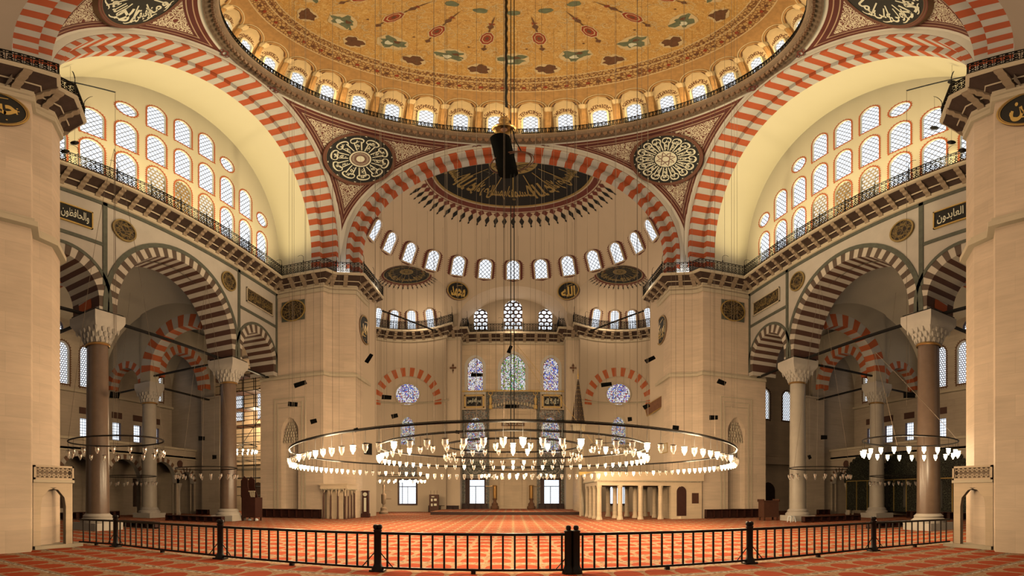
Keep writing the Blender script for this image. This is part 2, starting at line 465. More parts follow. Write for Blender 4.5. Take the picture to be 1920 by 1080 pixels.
# distance along the surface to the framing lines
r1 = mth(t, 'SQRT', mth(t, 'ADD', mth(t, 'POWER', mth(t, 'SUBTRACT', s[1], YC), 2.0), mth(t, 'POWER', mth(t, 'SUBTRACT', s[2], ZA), 2.0)))
r2 = mth(t, 'SQRT', mth(t, 'ADD', mth(t, 'POWER', s[0], 2.0), mth(t, 'POWER', mth(t, 'SUBTRACT', s[2], ZA), 2.0)))
d1 = mth(t, 'SUBTRACT', r1, RD); d2 = mth(t, 'SUBTRACT', r2, RD)
mm = mth(t, 'MINIMUM', mth(t, 'MINIMUM', d1, d2), dz)
n1 = noise(t, p, 2.2, 2, .5)
vv = N(t, 'ShaderNodeVectorMath'); vv.operation = 'ADD'; L(t, p, vv.inputs[0])
nn = N(t, 'ShaderNodeTexNoise'); nn.inputs['Scale'].default_value = 1.5; L(t, p, nn.inputs['Vector'])
sc = N(t, 'ShaderNodeVectorMath'); sc.operation = 'SCALE'; sc.inputs['Scale'].default_value = .5; L(t, nn.outputs['Color'], sc.inputs[0]); L(t, sc.outputs[0], vv.inputs[1])
va = voro(t, vv.outputs[0], 2.0, 'F1'); vb = voro(t, vv.outputs[0], 4.2, 'DISTANCE_TO_EDGE')
ringp = mth(t, 'ABSOLUTE', mth(t, 'SUBTRACT', mth(t, 'FRACT', mth(t, 'MULTIPLY', va, 4.2)), .5))
pat = mth(t, 'MAXIMUM', mth(t, 'GREATER_THAN', ringp, .30), mth(t, 'LESS_THAN', vb, .055))
base = mixc(t, pat, (.13, .03, .022), (.60, .50, .36))
rm = ramp(t, mm, [(0, (.62, .54, .45)), (.14, (.12, .03, .02)), (.24, (.42, .25, .16)), (.27, (.10, .025, .02)), (.40, (.42, .28, .18)), (.43, (.10, .025, .02)), (.5, (0, 0, 0))], True)
c = mixc(t, mth(t, 'GREATER_THAN', mm, .5), rm, base)
finish(t, o, c, .75); M['pendentive'] = m

# carpet: rows of prayer niches
m, t, o = nt('carpet')
s = sep(t, worldpos(t)); X, Y = s[0], s[1]
PX, PY = .72, 1.22
fx = mth(t, 'ABSOLUTE', mth(t, 'SUBTRACT', mth(t, 'FRACT', mth(t, 'DIVIDE', X, PX)), .5))
fy = mth(t, 'FRACT', mth(t, 'DIVIDE', Y, PY))
up = mth(t, 'MAXIMUM', mth(t, 'SUBTRACT', fy, .46), 0.0)
wd = mth(t, 'MULTIPLY', .425, mth(t, 'SQRT', mth(t, 'MAXIMUM', mth(t, 'SUBTRACT', 1.0, mth(t, 'POWER', mth(t, 'DIVIDE', up, .40), 2.0)), 0.0)))
inside = mth(t, 'MULTIPLY', mth(t, 'LESS_THAN', fx, wd), mth(t, 'GREATER_THAN', fy, .20))
inside = mth(t, 'MULTIPLY', inside, mth(t, 'LESS_THAN', fy, .90))
nz = noise(t, worldpos(t), 9, 3); big = noise(t, worldpos(t), .3, 2)
red = mixc(t, big, (.36, .05, .014), (.44, .075, .022))
tan_ = mixc(t, mth(t, 'GREATER_THAN', nz, .55), (.44, .26, .14), (.33, .15, .075))
c = mixc(t, inside, tan_, red)
bord = mth(t, 'LESS_THAN', fy, .115)
c = mixc(t, bord, c, mixc(t, mth(t, 'GREATER_THAN', nz, .5), (.50, .42, .30), (.26, .16, .10)))
line = mth(t, 'LESS_THAN', mth(t, 'ABSOLUTE', mth(t, 'SUBTRACT', fy, .125)), .012)
c = mixc(t, line, c, (.16, .05, .03))
finish(t, o, c, .95, spec=.1, bump=nz, bstr=.1); M['carpet'] = m

# tiles around the altar niche
m, t, o = nt('iznik_tile')
p = worldpos(t); a = voro(t, p, 3.2, 'DISTANCE_TO_EDGE'); b = noise(t, p, 4.5, 4, .65)
c = mixc(t, mth(t, 'LESS_THAN', a, .08), (.13, .13, .13), (.34, .30, .25))
c = mixc(t, mth(t, 'GREATER_THAN', b, .56), c, (.28, .15, .10)); finish(t, o, c, .35); M['iznik_tile'] = m
m, t, o = nt('green_grille')
p = worldpos(t); a = voro(t, p, 5.5, 'DISTANCE_TO_EDGE')
c = mixc(t, mth(t, 'LESS_THAN', a, .05), (.012, .012, .009), (.075, .075, .05)); finish(t, o, c, .35, .2); M['green_grille'] = m
# gilded script ground for small inscription plates
m, t, o = nt('script_dark')
p = worldpos(t); a = voro(t, p, 3.3, 'DISTANCE_TO_EDGE'); b = noise(t, p, 3.0, 3, .6)
c = mixc(t, mth(t, 'LESS_THAN', a, .06), (.022, .015, .010), (.16, .10, .04)); finish(t, o, c, .5); M['script_dark'] = m

pane('pane_lattice', .42, .085, (.20, .20, .22), st=1.35)
pane('pane_fine', .30, .10, (.22, .2, .2), st=1.3)
pane('pane_dots', .24, .11, (.22, .19, .2), kind='dots', st=1.35)
pane('pane_pierced', .34, .24, (.36, .24, .12), kind='dots', st=.8, sky=(.8, .75, .62))
pane('pane_cream', .36, .13, (.5, .4, .26), kind='dots', st=1.0, sky=(.9, .84, .72))
pane('pane_grid', .26, .07, (.08, .07, .06), kind='grid', st=1.25)
pane('pane_grid_fine', .085, .12, (.45, .47, .5), kind='grid', st=1.9)
stained('stained_blue', 7.5, [(0, (.92, .86, .78)), (.34, (.08, .12, .65)), (.45, (.9, .9, 1)), (.66, (.15, .3, .8)), (.74, (.55, .1, .12)), (.8, (.9, .85, .8)), (.92, (.45, .3, .6))], .9)
stained('stained_green', 7.0, [(0, (.85, .88, .9)), (.28, (.25, .42, .08)), (.42, (.65, .7, .3)), (.55, (.9, .9, .95)), (.68, (.12, .5, .3)), (.8, (.55, .4, .65)), (.9, (.9, .85, .8))], .9)
stained('stained_mixed', 7.5, [(0, (.9, .82, .70)), (.25, (.2, .3, .65)), (.4, (.75, .7, .5)), (.55, (.85, .85, .95)), (.7, (.6, .25, .3)), (.85, (.5, .6, .4))], .75)
pane('pane_roundel', .62, .10, (.10, .05, .03), kind='dots', st=1.6)
stained('stained_clear', 2.3, [(0, (.95, .97, 1)), (.7, (.95, .97, 1)), (.8, (.35, .6, .3)), (.87, (.8, .3, .2)), (.94, (.4, .5, .9))], 1.5, .10)
# ------------------------------------------------------------------ floor
mb = MB(); mb.box((-46, -6, -.12), (46, 62, 0)); structure(mb.build('floor', 'carpet'), 'red and orange prayer carpet woven with rows of arched niches', 'floor')

WN = [0]
def window(mtx, loop, pmat, label, depth=.35, proud=False, border='teeth', bcol='dark_red', rev='plaster', group=None, bw=.15, pane_z=None, teeth=.12):
    """an opening: reveal (the object), pane and painted border (parts). mtx: local z towards the viewer"""
    WN[0] += 1
    mb = MB()
    if proud:
        g = grow(loop, .13)
        mb.strip([mtx @ Vector((x, y, .16)) for x, y in loop], [mtx @ Vector((x, y, .16)) for x, y in g])
        mb.strip([mtx @ Vector((x, y, .16)) for x, y in g], [mtx @ Vector((x, y, -.25)) for x, y in g])
        mb.strip([mtx @ Vector((x, y, .16)) for x, y in loop], [mtx @ Vector((x, y, .03)) for x, y in loop]); pz = .04; bz = .03
    else:
        mb.strip([mtx @ Vector((x, y, 0)) for x, y in loop], [mtx @ Vector((x, y, -depth)) for x, y in loop]); pz = -depth + .02; bz = .012; g = loop
    if pane_z is not None: pz = pane_z
    w = structure(mb.build('window_%d' % WN[0], rev, smooth=30), label, 'window', group)
    p = MB(); p.face(loop, mtx, pz); p.build('pane', pmat, w)
    if border:
        b = MB(); inn = resample(grow(loop, .03 if not proud else .14), .11); out = grow(inn, bw)
        b.strip([mtx @ Vector((x, y, bz)) for x, y in inn], [mtx @ Vector((x, y, bz)) for x, y in out])
        if border == 'teeth':
            n = len(inn); tip = grow(inn, bw + teeth)
            for i in range(0, n, 2):
                a, c = out[i], out[(i + 1) % n]; q = ((tip[i][0] + tip[(i + 1) % n][0]) / 2, (tip[i][1] + tip[(i + 1) % n][1]) / 2)
                b.add([mtx @ Vector((a[0], a[1], bz)), mtx @ Vector((c[0], c[1], bz)), mtx @ Vector((q[0], q[1], bz))], [(0, 1, 2)])
        b.build('painted_border', bcol, w)
    return w

# ------------------------------------------------------------------ great arches
def stations(z0, n, sub, stilt=5):
    """list of functions rho -> (along, z) down one side, over, and down the other"""
    st = []
    k = stilt * sub
    for i in range(k): z = z0 + (ZA - z0) * i / k; st.append(lambda r, z=z: (r, z))
    m = n * sub
    for i in range(m + 1): a = pi * i / m; st.append(lambda r, a=a: (r * cos(a), ZA + r * sin(a)))
    for i in range(1, k + 1): z = ZA - (ZA - z0) * i / k; st.append(lambda r, z=z: (-r, z))
    return st
def sweep_arch(mb, st, prof, put, sub=2, mats=(0, 1), start=0):
    """prof: [(rho, depth, 'material' or None for stripes)] segments between consecutive entries"""
    P = [[put(f(r)[0], f(r)[1], d) for r, d, _ in prof] for f in st]
    for i in range(len(st) - 1):
        for j in range(len(prof) - 1):
            mi = prof[j + 1][2]
            if mi is None: mi = mats[((i // sub) + start) % 2]
            mb.add([P[i][j], P[i][j + 1], P[i + 1][j + 1], P[i + 1][j]], [(0, 1, 2, 3)], mi)
ARP = [(13.25, -.02, 0), (13.25, 0, 2), (12.8, 0, 2), (12.78, .02, 3), (12.45, .02, None), (12.45, 1.2, None), (12.02, 1.25, None), (12.0, 1.95, None)]
st = stations(ZG, 61, 2)
NS = {-1: 'left', 1: 'right'}
for s in (-1, 1):
    mb = MB(); sweep_arch(mb, st, ARP, lambda a, z, d: (s * (RD + d), YC + a, z))
    structure(mb.build('great_arch_beam', ['arch_red', 'arch_grey', 'white_band', 'dark_red'], smooth=20), 'great red and grey striped arch spanning the %s side of the nave' % NS[s], 'arch', 'great striped arches')
    mb = MB(); sweep_arch(mb, stations(ZG, 24, 3), [(12.0, 1.95, 0), (12.02, 2.9, 0), (12.03, W - RD, 0)], lambda a, z, d: (s * (RD + d), YC + a, z))
    structure(mb.build('vault_ceiling', 'vault_plaster', smooth=30), 'cream barrel vault glowing behind the %s great arch' % NS[s], 'vault', 'cream side vaults')
AR2 = [(13.25, -.02, 0), (13.25, 0, 2), (12.8, 0, 2), (12.78, .02, 3), (12.5, .02, None), (12.5, .85, None), (12.0, .85, None), (12.0, 1.75, None)]
mb = MB(); sweep_arch(mb, st, AR2, lambda a, z, d: (a, YC + RD + d, z))
structure(mb.build('great_arch_beam', ['arch_red', 'arch_grey', 'white_band', 'dark_red'], smooth=20), 'great red and grey striped arch opening to the altar apse', 'arch', 'great striped arches')
mb = MB(); sweep_arch(mb, st, AR2, lambda a, z, d: (a, YC - RD - d, z))
mb.box((-30, 6.9, 36.6), (-13.4, 7.0, 46), 2); mb.box((13.4, 6.9, 36.6), (30, 7.0, 46), 2)
structure(mb.build('great_arch_beam', ['arch_red', 'arch_grey', 'white_band', 'dark_red'], smooth=20), 'near great arch whose striped ends show in both upper corners', 'arch', 'great striped arches')

# walls above and beside the near arch, seen in the upper corners
for s in (-1, 1):
    mb = MB(); 
    for i in range(24):
        a0 = pi / 2 * i / 24; a1 = pi / 2 * (i + 1) / 24
        mb.add([(s * 12.0 * cos(a0), 7.0, ZA + 12.0 * sin(a0)), (s * 12.0 * cos(a1), 7.0, ZA + 12.0 * sin(a1)), (s * 45, 7.0, ZA + 14 * sin(a1)), (s * 45, 7.0, ZA + 14 * sin(a0))], [(0, 1, 2, 3)])
    mb.add([(s * 12.02, 7.0, 20.8), (s * 45, 7.0, 20.8), (s * 45, 7.0, ZA), (s * 12.02, 7.0, ZA)], [(0, 1, 2, 3)])
    structure(mb.build('wall_west_%s' % NS[s], 'plaster'), 'beige plaster wall beside the near striped arch, %s corner' % NS[s], 'wall')

# ------------------------------------------------------------------ pendentives with calligraphy roundels
Rs = RD * sqrt(2)
def pend(s, e):
    def fn(u, v):
        b = pi / 2 * u; hm = RD / max(cos(b), sin(b)); h = RD + (hm - RD) * v
        return (s * h * cos(b), YC + e * h * sin(b), ZA + sqrt(max(0, Rs * Rs - h * h)))
    mb = MB(); mb.grid(fn, 72, 36)
    return mb
# ribbon ornament for roundels
def roundel(name, mtx, R, label, kind, parent=None, group='calligraphy roundels'):
    mb = MB()
    mb.face(circ(R, 48), mtx, 0, 0)
    t = empty(name, mtx.translation, label, 'roundel', group)
    d = MB(); d.prism(circ(R * .93, 64), -.12, .03, 0, mtx); d.build('disc', 'black_paint', t)
    r = MB()
    gr = kind not in ('petals10', 'petals16', 'band')
    for a, b, z, mi in ((R * .90, R, .05, 2 if gr else 0), (R * .925, R * .945, .06, 0 if gr else 1), (R * .975, R, .06, 2 if gr else 1)):
        r.strip([mtx @ Vector((x, y, z)) for x, y in circ(a, 64)], [mtx @ Vector((x, y, z)) for x, y in circ(b, 64)], mi)
    r.strip([mtx @ Vector((x, y, .05)) for x, y in circ(R, 64)], [mtx @ Vector((x, y, -.3)) for x, y in circ(R, 64)], 0)
    r.build('rim', ['brown_paint', 'dark_red', 'gold'], t)
    c = MB(); k = R / 2.5
    if kind in ('petals10', 'petals16'):
        c2 = MB(); c2.prism(circ(R * .30, 32), 0, .045, 0, mtx)
        if kind == 'petals10':
            for q in range(10):
                a = 2 * pi * q / 10; 
                lp = [((.19 + .07 * cos(3 * t_)) * R * cos(t_ + a) , (.19 + .07 * cos(3 * t_)) * R * sin(t_ + a)) for t_ in [2 * pi * i / 18 for i in range(18)]]
                stroke(c2, lp, .011 * R, mtx, .055, 1, closed=True)
        else:
            for q in range(8):
                a = 2 * pi * q / 8; stroke(c2, [(R * .27 * cos(a), R * .27 * sin(a)), (R * .27 * cos(a + 2.36), R * .27 * sin(a + 2.36))], .02 * R, mtx, .055, 1)
                c2.prism(circ(.018 * R, 6, .2 * R * cos(a + .2), .2 * R * sin(a + .2)), .05, .06, 1, mtx)
        c2.build('centre_boss', ['letter_cream', 'dark_red'], t)
        n = 10 if kind == 'petals10' else 16
        ln = .037 * R
        for q in range(n):
            a = 2 * pi * q / n + .1
            def P(rr, da, a=a): return (R * rr * cos(a + da), R * rr * sin(a + da))
            h = pi / n
            stroke(c, [P(.33, -h * .8), P(.6, -h * .62), P(.66, -h * .55)], ln, mtx, .04)
            stroke(c, [P(.33, h * .4), P(.62, h * .4)], ln, mtx, .04)
            # hooped head of each letter
            stroke(c, bez(P(.6, -h * .62), P(.86, -h * 1.5), P(.90, h * .6), P(.70, h * .75), 12), ln * 1.25, mtx, .042)
            stroke(c, bez(P(.70, h * .75), P(.60, h * .9), P(.58, 0), P(.72, -h * .1), 8), ln, mtx, .04)
            # small bowl or triangle inside
            stroke(c, [P(.50, -h * .3), P(.56, h * .1), P(.50, h * .2), P(.46, -h * .25)] if q % 2 else [P(.44, -h * .3), P(.50, h * .1), P(.44, h * .25), P(.51, -h * .2), P(.56, h * .2)], ln * .8, mtx, .04, closed=not q % 2 == 0)
            for rr, da in ((.40, 0), (.80, h * .15), (.77, -h * .2)): c.prism(circ(.016 * R, 6, *P(rr, da)), .03, .042, 0, mtx)
            stroke(c, [P(.86, h * .9), P(.89, h * .98), P(.87, h * 1.1)], ln * .6, mtx, .04)
            w1 = ['قل', 'كل', 'الله', 'على', 'هو', 'لا'][q % 6]
            aa = a + h * .0
            put_text(c, w1, .16 * R, .12 * R, mtx, R * .66 * cos(aa), R * .66 * sin(aa), aa - pi / 2, .041)
        c.build('calligraphy', 'letter_cream', t)
    elif kind == 'band':
        words = ['وما', 'توفيقى', 'الا', 'بالله', 'عليه', 'توكلت', 'واليه', 'انيب']
        if mtx.translation.x > 0: words = ['وكان', 'على', 'ربك', 'عليه', 'كلا', 'نولى', 'على', 'بما']
        for i, w1 in enumerate(words):
            a = -pi / 2 + (i - 3.5) * -.62
            put_text(c, w1, .42 * R, .40 * R, mtx, R * .60 * cos(a), R * .60 * sin(a), a + pi / 2, .04)
            stroke(c, [(R * .30 * cos(a + .2), R * .30 * sin(a + .2)), (R * .82 * cos(a + .26), R * .82 * sin(a + .26))], .04 * R, mtx, .04)
            stroke(c, bez((R * .84 * cos(a), R * .84 * sin(a)), (R * .90 * cos(a + .15), R * .9 * sin(a + .15)), (R * .7 * cos(a + .35), R * .7 * sin(a + .35)), (R * .8 * cos(a + .42), R * .8 * sin(a + .42)), 8), .035 * R, mtx, .042)
        c.build('calligraphy', 'letter_cream', t)
    else:
        put_text(c, kind, 1.3 * R, 1.12 * R, mtx, .02 * R, -.08 * R, 0, .04, bold=.035)
        stroke(c, bez((-.62 * R, -.05 * R), (-.72 * R, -.62 * R), (-.1 * R, -.5 * R), (.1 * R, -.42 * R), 10), .07 * R, mtx, .042)
        stroke(c, [(-.15 * R, .52 * R), (.1 * R, .6 * R), (.42 * R, .66 * R)], .05 * R, mtx, .042)
        for px_, py_ in ((.66, .2), (.7, .05), (.66, -.12), (-.1, -.66), (.05, -.7), (.38, -.6)): c.prism(circ(.028 * R, 6, px_ * R, py_ * R), .03, .042, 0, mtx)
        c.build('calligraphy', 'letter_gold', t)
    return t
for s in (-1, 1):
    for e in (1, -1):
        nm = {(-1, 1): 'far left', (1, 1): 'far right', (-1, -1): 'near left', (1, -1): 'near right'}[(s, e)]
        structure(pend(s, e).build('pendentive_ceiling', 'pendentive', smooth=40), 'dark red and cream scroll painted pendentive, %s corner under the dome' % nm, 'pendentive', 'pendentives')
        n = Vector((-s, -e, -.945)).normalized()     # towards the camera side below
        hd = 15.62; zc = ZA + sqrt(Rs * Rs - hd * hd)
        c0 = Vector((s * hd / sqrt(2), YC + e * hd / sqrt(2), zc)); n = (Vector((0, YC, ZA)) - c0).normalized()
        up = Vector((0, 0, 1)); u = up.cross(n).normalized(); v = n.cross(u)
        mtx = frame(c0 + n * .38, u, v)
        if e > 0: roundel('calligraphy_roundel', mtx, 2.85, 'black roundel of radiating cream script on the far %s pendentive' % NS[s], 'petals10' if s < 0 else 'petals16')
        else: roundel('calligraphy_roundel', mtx, 2.75, 'partly seen black roundel of cream script in the upper %s corner' % NS[s], 'band')
# little painted knots between the pendentive tips
k = MB()
for px, py in ((420.5, 100), (511, 168), (898, 276), (1018, 276), (1411, 166), (1502, 100)):
    s_, c_, t_ = ray(px, py); A = s_ * s_ + c_ * c_ + t_ * t_; B = c_ * YC + t_ * (ZA - EYE); C = YC * YC + (ZA - EYE) ** 2 - (Rs - .06) ** 2
    tt = (B + sqrt(B * B - A * C)) / A; p = Vector((s_ * tt, c_ * tt, EYE + t_ * tt)); n = (Vector((0, YC, ZA)) - p).normalized(); u = Vector((0, 0, 1)).cross(n).normalized()
    mt = frame(p, u, n.cross(u))
    for r_, ox in ((.26, 0), (.15, -.35), (.15, .35)): k.strip([mt @ Vector((x, y, .04)) for x, y in circ(r_, 10, ox)], [mt @ Vector((x, y, .04)) for x, y in circ(r_ * .55, 10, ox)])
k2 = k.build('painted_ornament_trim', 'dark_red'); structure(k2, 'small dark knot ornaments painted between the pendentive tips', 'ornament')

# ------------------------------------------------------------------ dome ring, drum and dome
ZR = ZA + RD                    # 37.85
mb = MB()
prof = [(13.28, ZR - .15), (13.18, ZR + .1), (13.08, ZR + .15), (12.95, ZR + .4), (12.75, ZR + .6), (12.65, ZR + .8), (12.65, ZR + .95), (13.45, ZR + .95)]
mb.lathe(prof, (0, YC, 0), 144)
ring = structure(mb.build('dome_cornice_trim', 'ring_brown', smooth=35), 'brown carved cornice ring at the foot of the great dome', 'cornice')
mb = MB(); NT = 168
for i in range(NT):
    a = 2 * pi * i / NT
    if pi + .95 < a < 2 * pi - .95: continue
    c0 = Vector((12.98 * cos(a), YC + 12.98 * sin(a), ZR + .27)); mt = frame(c0, (-sin(a), cos(a), 0), (0, 0, 1))
    mt = frame(c0, (sin(a), -cos(a), 0), (0, 0, 1))
    mb.prism([(-.19, .1), (.19, .1), (.14, -.14), (.18, -.28), (.07, -.33), (0, -.52), (-.07, -.33), (-.18, -.28), (-.14, -.14)], .02, .12, 0, mt)
    pts = [(.2 * cos(t_), .22 + .2 * sin(t_)) for t_ in [pi * j / 6 for j in range(7)]]
    mb.tube([(x, y, .16) for x, y in pts], .05, 4, 1, mat=mt)
mb.build('carved_pendants', ['brown_paint', 'bracket_stone'], ring)

ZD = 39.0; RDM = 13.4
def dsp(az, el, r=RDM): return Vector((r * cos(el) * sin(az), YC + r * cos(el) * cos(az), ZD + r * sin(el)))
mb = MB()
EL = [(0, 1), (26, 1), (28.5, 3), (29.0, 2), (33.6, 3), (34.0, 2), (36.4, 3), (36.8, 0), (90, 0)]
for (e0, mi), (e1, _) in zip(EL[:-1], EL[1:]):
    nn_ = max(1, round((e1 - e0) / 2.5))
    mb.grid(lambda u, v: dsp(2 * pi * u, math.radians(e0 + (e1 - e0) * v)), 144, nn_, mi)
mb.lathe([(RDM, ZR + .9), (RDM, ZD)], (0, YC, 0), 144, 1)
dome = structure(mb.build('dome_ceiling', ['dome_gold', 'dome_orange', 'dome_frieze', 'dome_cream'], smooth=40), 'golden painted great dome over the nave', 'dome')
def dframe(az, el, r=RDM - .03):
    p = dsp(az, el, r); n = (Vector((0, YC, ZD)) - p).normalized(); v = (dsp(az, el + .01) - dsp(az, el - .01)).normalized(); u = v.cross(n)
    return frame(p, u, v)
arc = MB(); pil = MB(); scr = MB()
NW = 32
for i in range(NW):
    az = 2 * pi * (i + .5) / NW
    if az > pi: az -= 2 * pi
    if abs(az) > 2.6: continue
    # cream blind arch panel, its orange arch moulding and the column on its left
    mt = dframe(az, math.radians(9), RDM - .02)
    H = dsp(az, math.radians(9))
    def onD(x, y, lift=.03, az=az): return dsp(az + x / RDM / max(.6, cos(y / RDM)), y / RDM, RDM - lift)
        # fill as fan rows
    rows = 12; prev = None
    for r_ in range(rows + 1):
        y = 5.25 * r_ / rows; top = 5.25 - .93; hw = .93 if y < top else sqrt(max(0, .93 ** 2 - (y - top) ** 2))
        cur = [onD(-hw, y), onD(0, y), onD(hw, y)]
        if prev: arc.add(prev + cur, [(0, 1, 4, 3), (1, 2, 5, 4)], 0)
        prev = cur
    for k_, (w_, rr, lf) in enumerate(((1.0, .07, .05), (1.2, .05, .04))):
        arc.tube([onD(w_ * cos(pi * j / 12), 4.32 + w_ * sin(pi * j / 12), lf) for j in range(13)], rr, 5, 1 if k_ == 0 else 2)
    arc.add([onD(x, y, .06) for x, y in ((-.9, 4.45), (-.82, 4.4), (-.6, 4.95), (-.68, 5.02), (.9, 4.45), (.82, 4.4), (.6, 4.95), (.68, 5.02))], [(0, 1, 2, 3), (4, 5, 6, 7)], 3)
    mtc = dframe(az + pi / NW, 0.0)
    P0 = [onD(1.31 + dx_, y, lf) for y, lf in ((0, .1), (.35, .12), (3.6, .12), (3.8, .2), (4.2, .25)) for dx_ in (-.21, .21)]
    pil.add(P0, [(0, 1, 3, 2), (2, 3, 5, 4), (4, 5, 7, 6), (6, 7, 9, 8)], 0)
    pil.tube([onD(1.31, y, .05) for y in (0, 1, 2, 3.7)], .2, 8, 0); pil.tube([onD(1.31, 3.7, .1), onD(1.31, 3.9, .12), onD(1.31, 4.25, .16)], [.2, .3, .32], 8, 1)
    # painted scroll halo above the window
    for ring_, (rad, nn_) in enumerate(((.72, 11), (.93, 13))):
        for j in range(nn_):
            t_ = pi * (j + .5) / nn_; 
            x0, y0 = rad * .84 * cos(t_), 3.0 + rad * 1.05 * sin(t_) - (0 if 0 < j < nn_ - 1 else .2)
            ph_ = random.random() * 6
            stroke(scr, [(x0 + .09 * cos(ph_ + q * .9) , y0 + .11 * sin(ph_ + q * .9)) for q in range(6)], .085, None, fn=lambda x, y: onD(x, y, .05))
    for y_ in (.9, 1.4, 1.9, 2.4):
        for sx in (-1, 1): stroke(scr, [(sx * (.66 + .07 * cos(q * .9)), y_ + .1 * sin(q * .9)) for q in range(6)], .08, None, fn=lambda x, y: onD(x, y, .05))
    # window
    kk = round(az * NW / 2 / pi - .5)
    pw = dsp(az, math.radians(2.6), RDM - .12); mt = frame(pw, (cos(az), -sin(az), 0), (-.12 * sin(az), -.12 * cos(az), 1))
    if abs(az) < 2.5:
        window(mt, archloop(1.08, 2.5, 8), 'pane_lattice', 'drum window of the dome, %s %s of the dome axis' % (ORD[(kk if kk >= 0 else -kk - 1)], 'right' if kk >= 0 else 'left'), proud=True, border=None, rev='vault_plaster', group='arched windows around the dome drum')
arc.build('blind_arches', ['dome_cream', 'dome_orange', 'dome_cream', 'brown_motif'], dome, smooth=40)
pil.build('drum_columns', ['dome_orange', 'dome_cream'], dome, smooth=40)
scr.build('painted_scrolls', 'brown_motif', dome)
# painted cartouches on the dome
mo = MB()
def blob(az, el, rx, ry, mi, rough=.22, n=16, seed=0, lift=.05):
    rnd = random.Random(seed); lp = []
    e0 = math.radians(el)
    n = max(n, 26) if rx > .3 else n; q1, q2, q3 = (rnd.uniform(0, 6) for _ in range(3))
    for i in range(n):
        a = 2 * pi * i / n; k_ = 1 + rough * (.75 * sin(3 * a + q1) + .55 * sin(5 * a + q2) + .5 * sin(8 * a + q3))
        lp.append((rx * k_ * cos(a), ry * k_ * sin(a)))
    pts = [dsp(az + x / (RDM * cos(e0)), e0 + y / RDM, RDM - lift) for x, y in lp]
    c0 = dsp(az, e0, RDM - lift)
    mo.add([c0] + pts, [(0, 1 + i, 1 + (i + 1) % n) for i in range(n)], mi)
def onDome(az, el):
    e0 = math.radians(el); return lambda x, y, lift=.06: dsp(az + x / (RDM * cos(e0)), e0 + y / RDM, RDM - lift)
STP = 2 * pi / 14
for i in range(-6, 7):
    az = i * STP; sd = i + 20
    blob(az, 47, 1.12, .80, 3, .05, 20, sd, .04); blob(az, 47, .88, .56, 2, .3, 14, sd); blob(az - .02, 46.2, .30, .22, 4, .3, 9, sd + 3, .07); blob(az + .03, 47.8, .25, .16, 1, .3, 9, sd + 5, .07)
    f = onDome(az, 44.5)
    for sx in (-1, 1): stroke(mo, bez((sx * .2, -.1), (sx * .9, -.35), (sx * 1.1, .3), (sx * .7, .35), 8), .07, None, fn=lambda x, y: f(x, y), mi=3)
    blob(az, 72.5, .42, .30, 2, .08, 10, sd)
    az2 = az + STP / 2
    blob(az2, 41, .86, .66, 3, .1, 18, sd + 40, .04); blob(az2, 41, .70, .52, 1, .22, 14, sd + 50)
    # octagonal red medallion with finials
    f2 = onDome(az2, 58)
    for rr, mi, lf in ((.66, 3, .05), (.58, 0, .06), (.42, 3, .07), (.36, 0, .08), (.16, 1, .09)):
        pts = [f2(rr * .72 * cos(pi / 8 + pi * j / 4), rr * 1.35 * sin(pi / 8 + pi * j / 4), lf) for j in range(8)]; mo.add(pts, [tuple(range(8))], mi)
    for yy, r1, r2 in ((1.5, .24, .42), (-1.35, .17, .25), (2.2, .07, .75), (1.0, .07, .25), (-1.0, .06, .2)):
        mo.add([f2(-r1, yy), f2(0, yy + r2), f2(r1, yy), f2(0, yy - r2)], [(0, 1, 2, 3)], 1)
    blob(az + STP * .5, 65.8 if i % 2 else 66.4, .2, .16, 0, .3, 8, sd + 70)
    blob(az + .23 * STP, 52.5, .10, .08, 1, .3, 6, sd + 90)
# raised scroll lines
for i in range(260):
    rnd = random.Random(900 + i); az = rnd.uniform(-1.9, 1.9); el = rnd.uniform(37.5, 76); f = onDome(az, el); ph_ = rnd.uniform(0, 6); rr = rnd.uniform(.2, .5)
    stroke(mo, [(rr * (1 - q * .09) * cos(ph_ + q * .6), rr * (1 - q * .09) * sin(ph_ + q * .6)) for q in range(9)], .05, None, fn=lambda x, y: f(x, y, .035), mi=3)
NF = 96
for i in range(-42, 43):
    az = 2 * pi * i / NF
    for e_, r_ in ((30.8, .17),): blob(az, e_, r_, r_, 0 if i % 2 else 1, .12, 8, i, .05)
    for e_ in (34.6,): blob(az, e_, .08, .05, 1, .1, 5, i, .05); blob(az + pi / NF, e_, .08, .05, 1, .1, 5, i, .05)
mo.build('painted_cartouches', ['red_motif', 'brown_motif', 'green_motif', 'dome_cream', 'letter_cream'], dome)
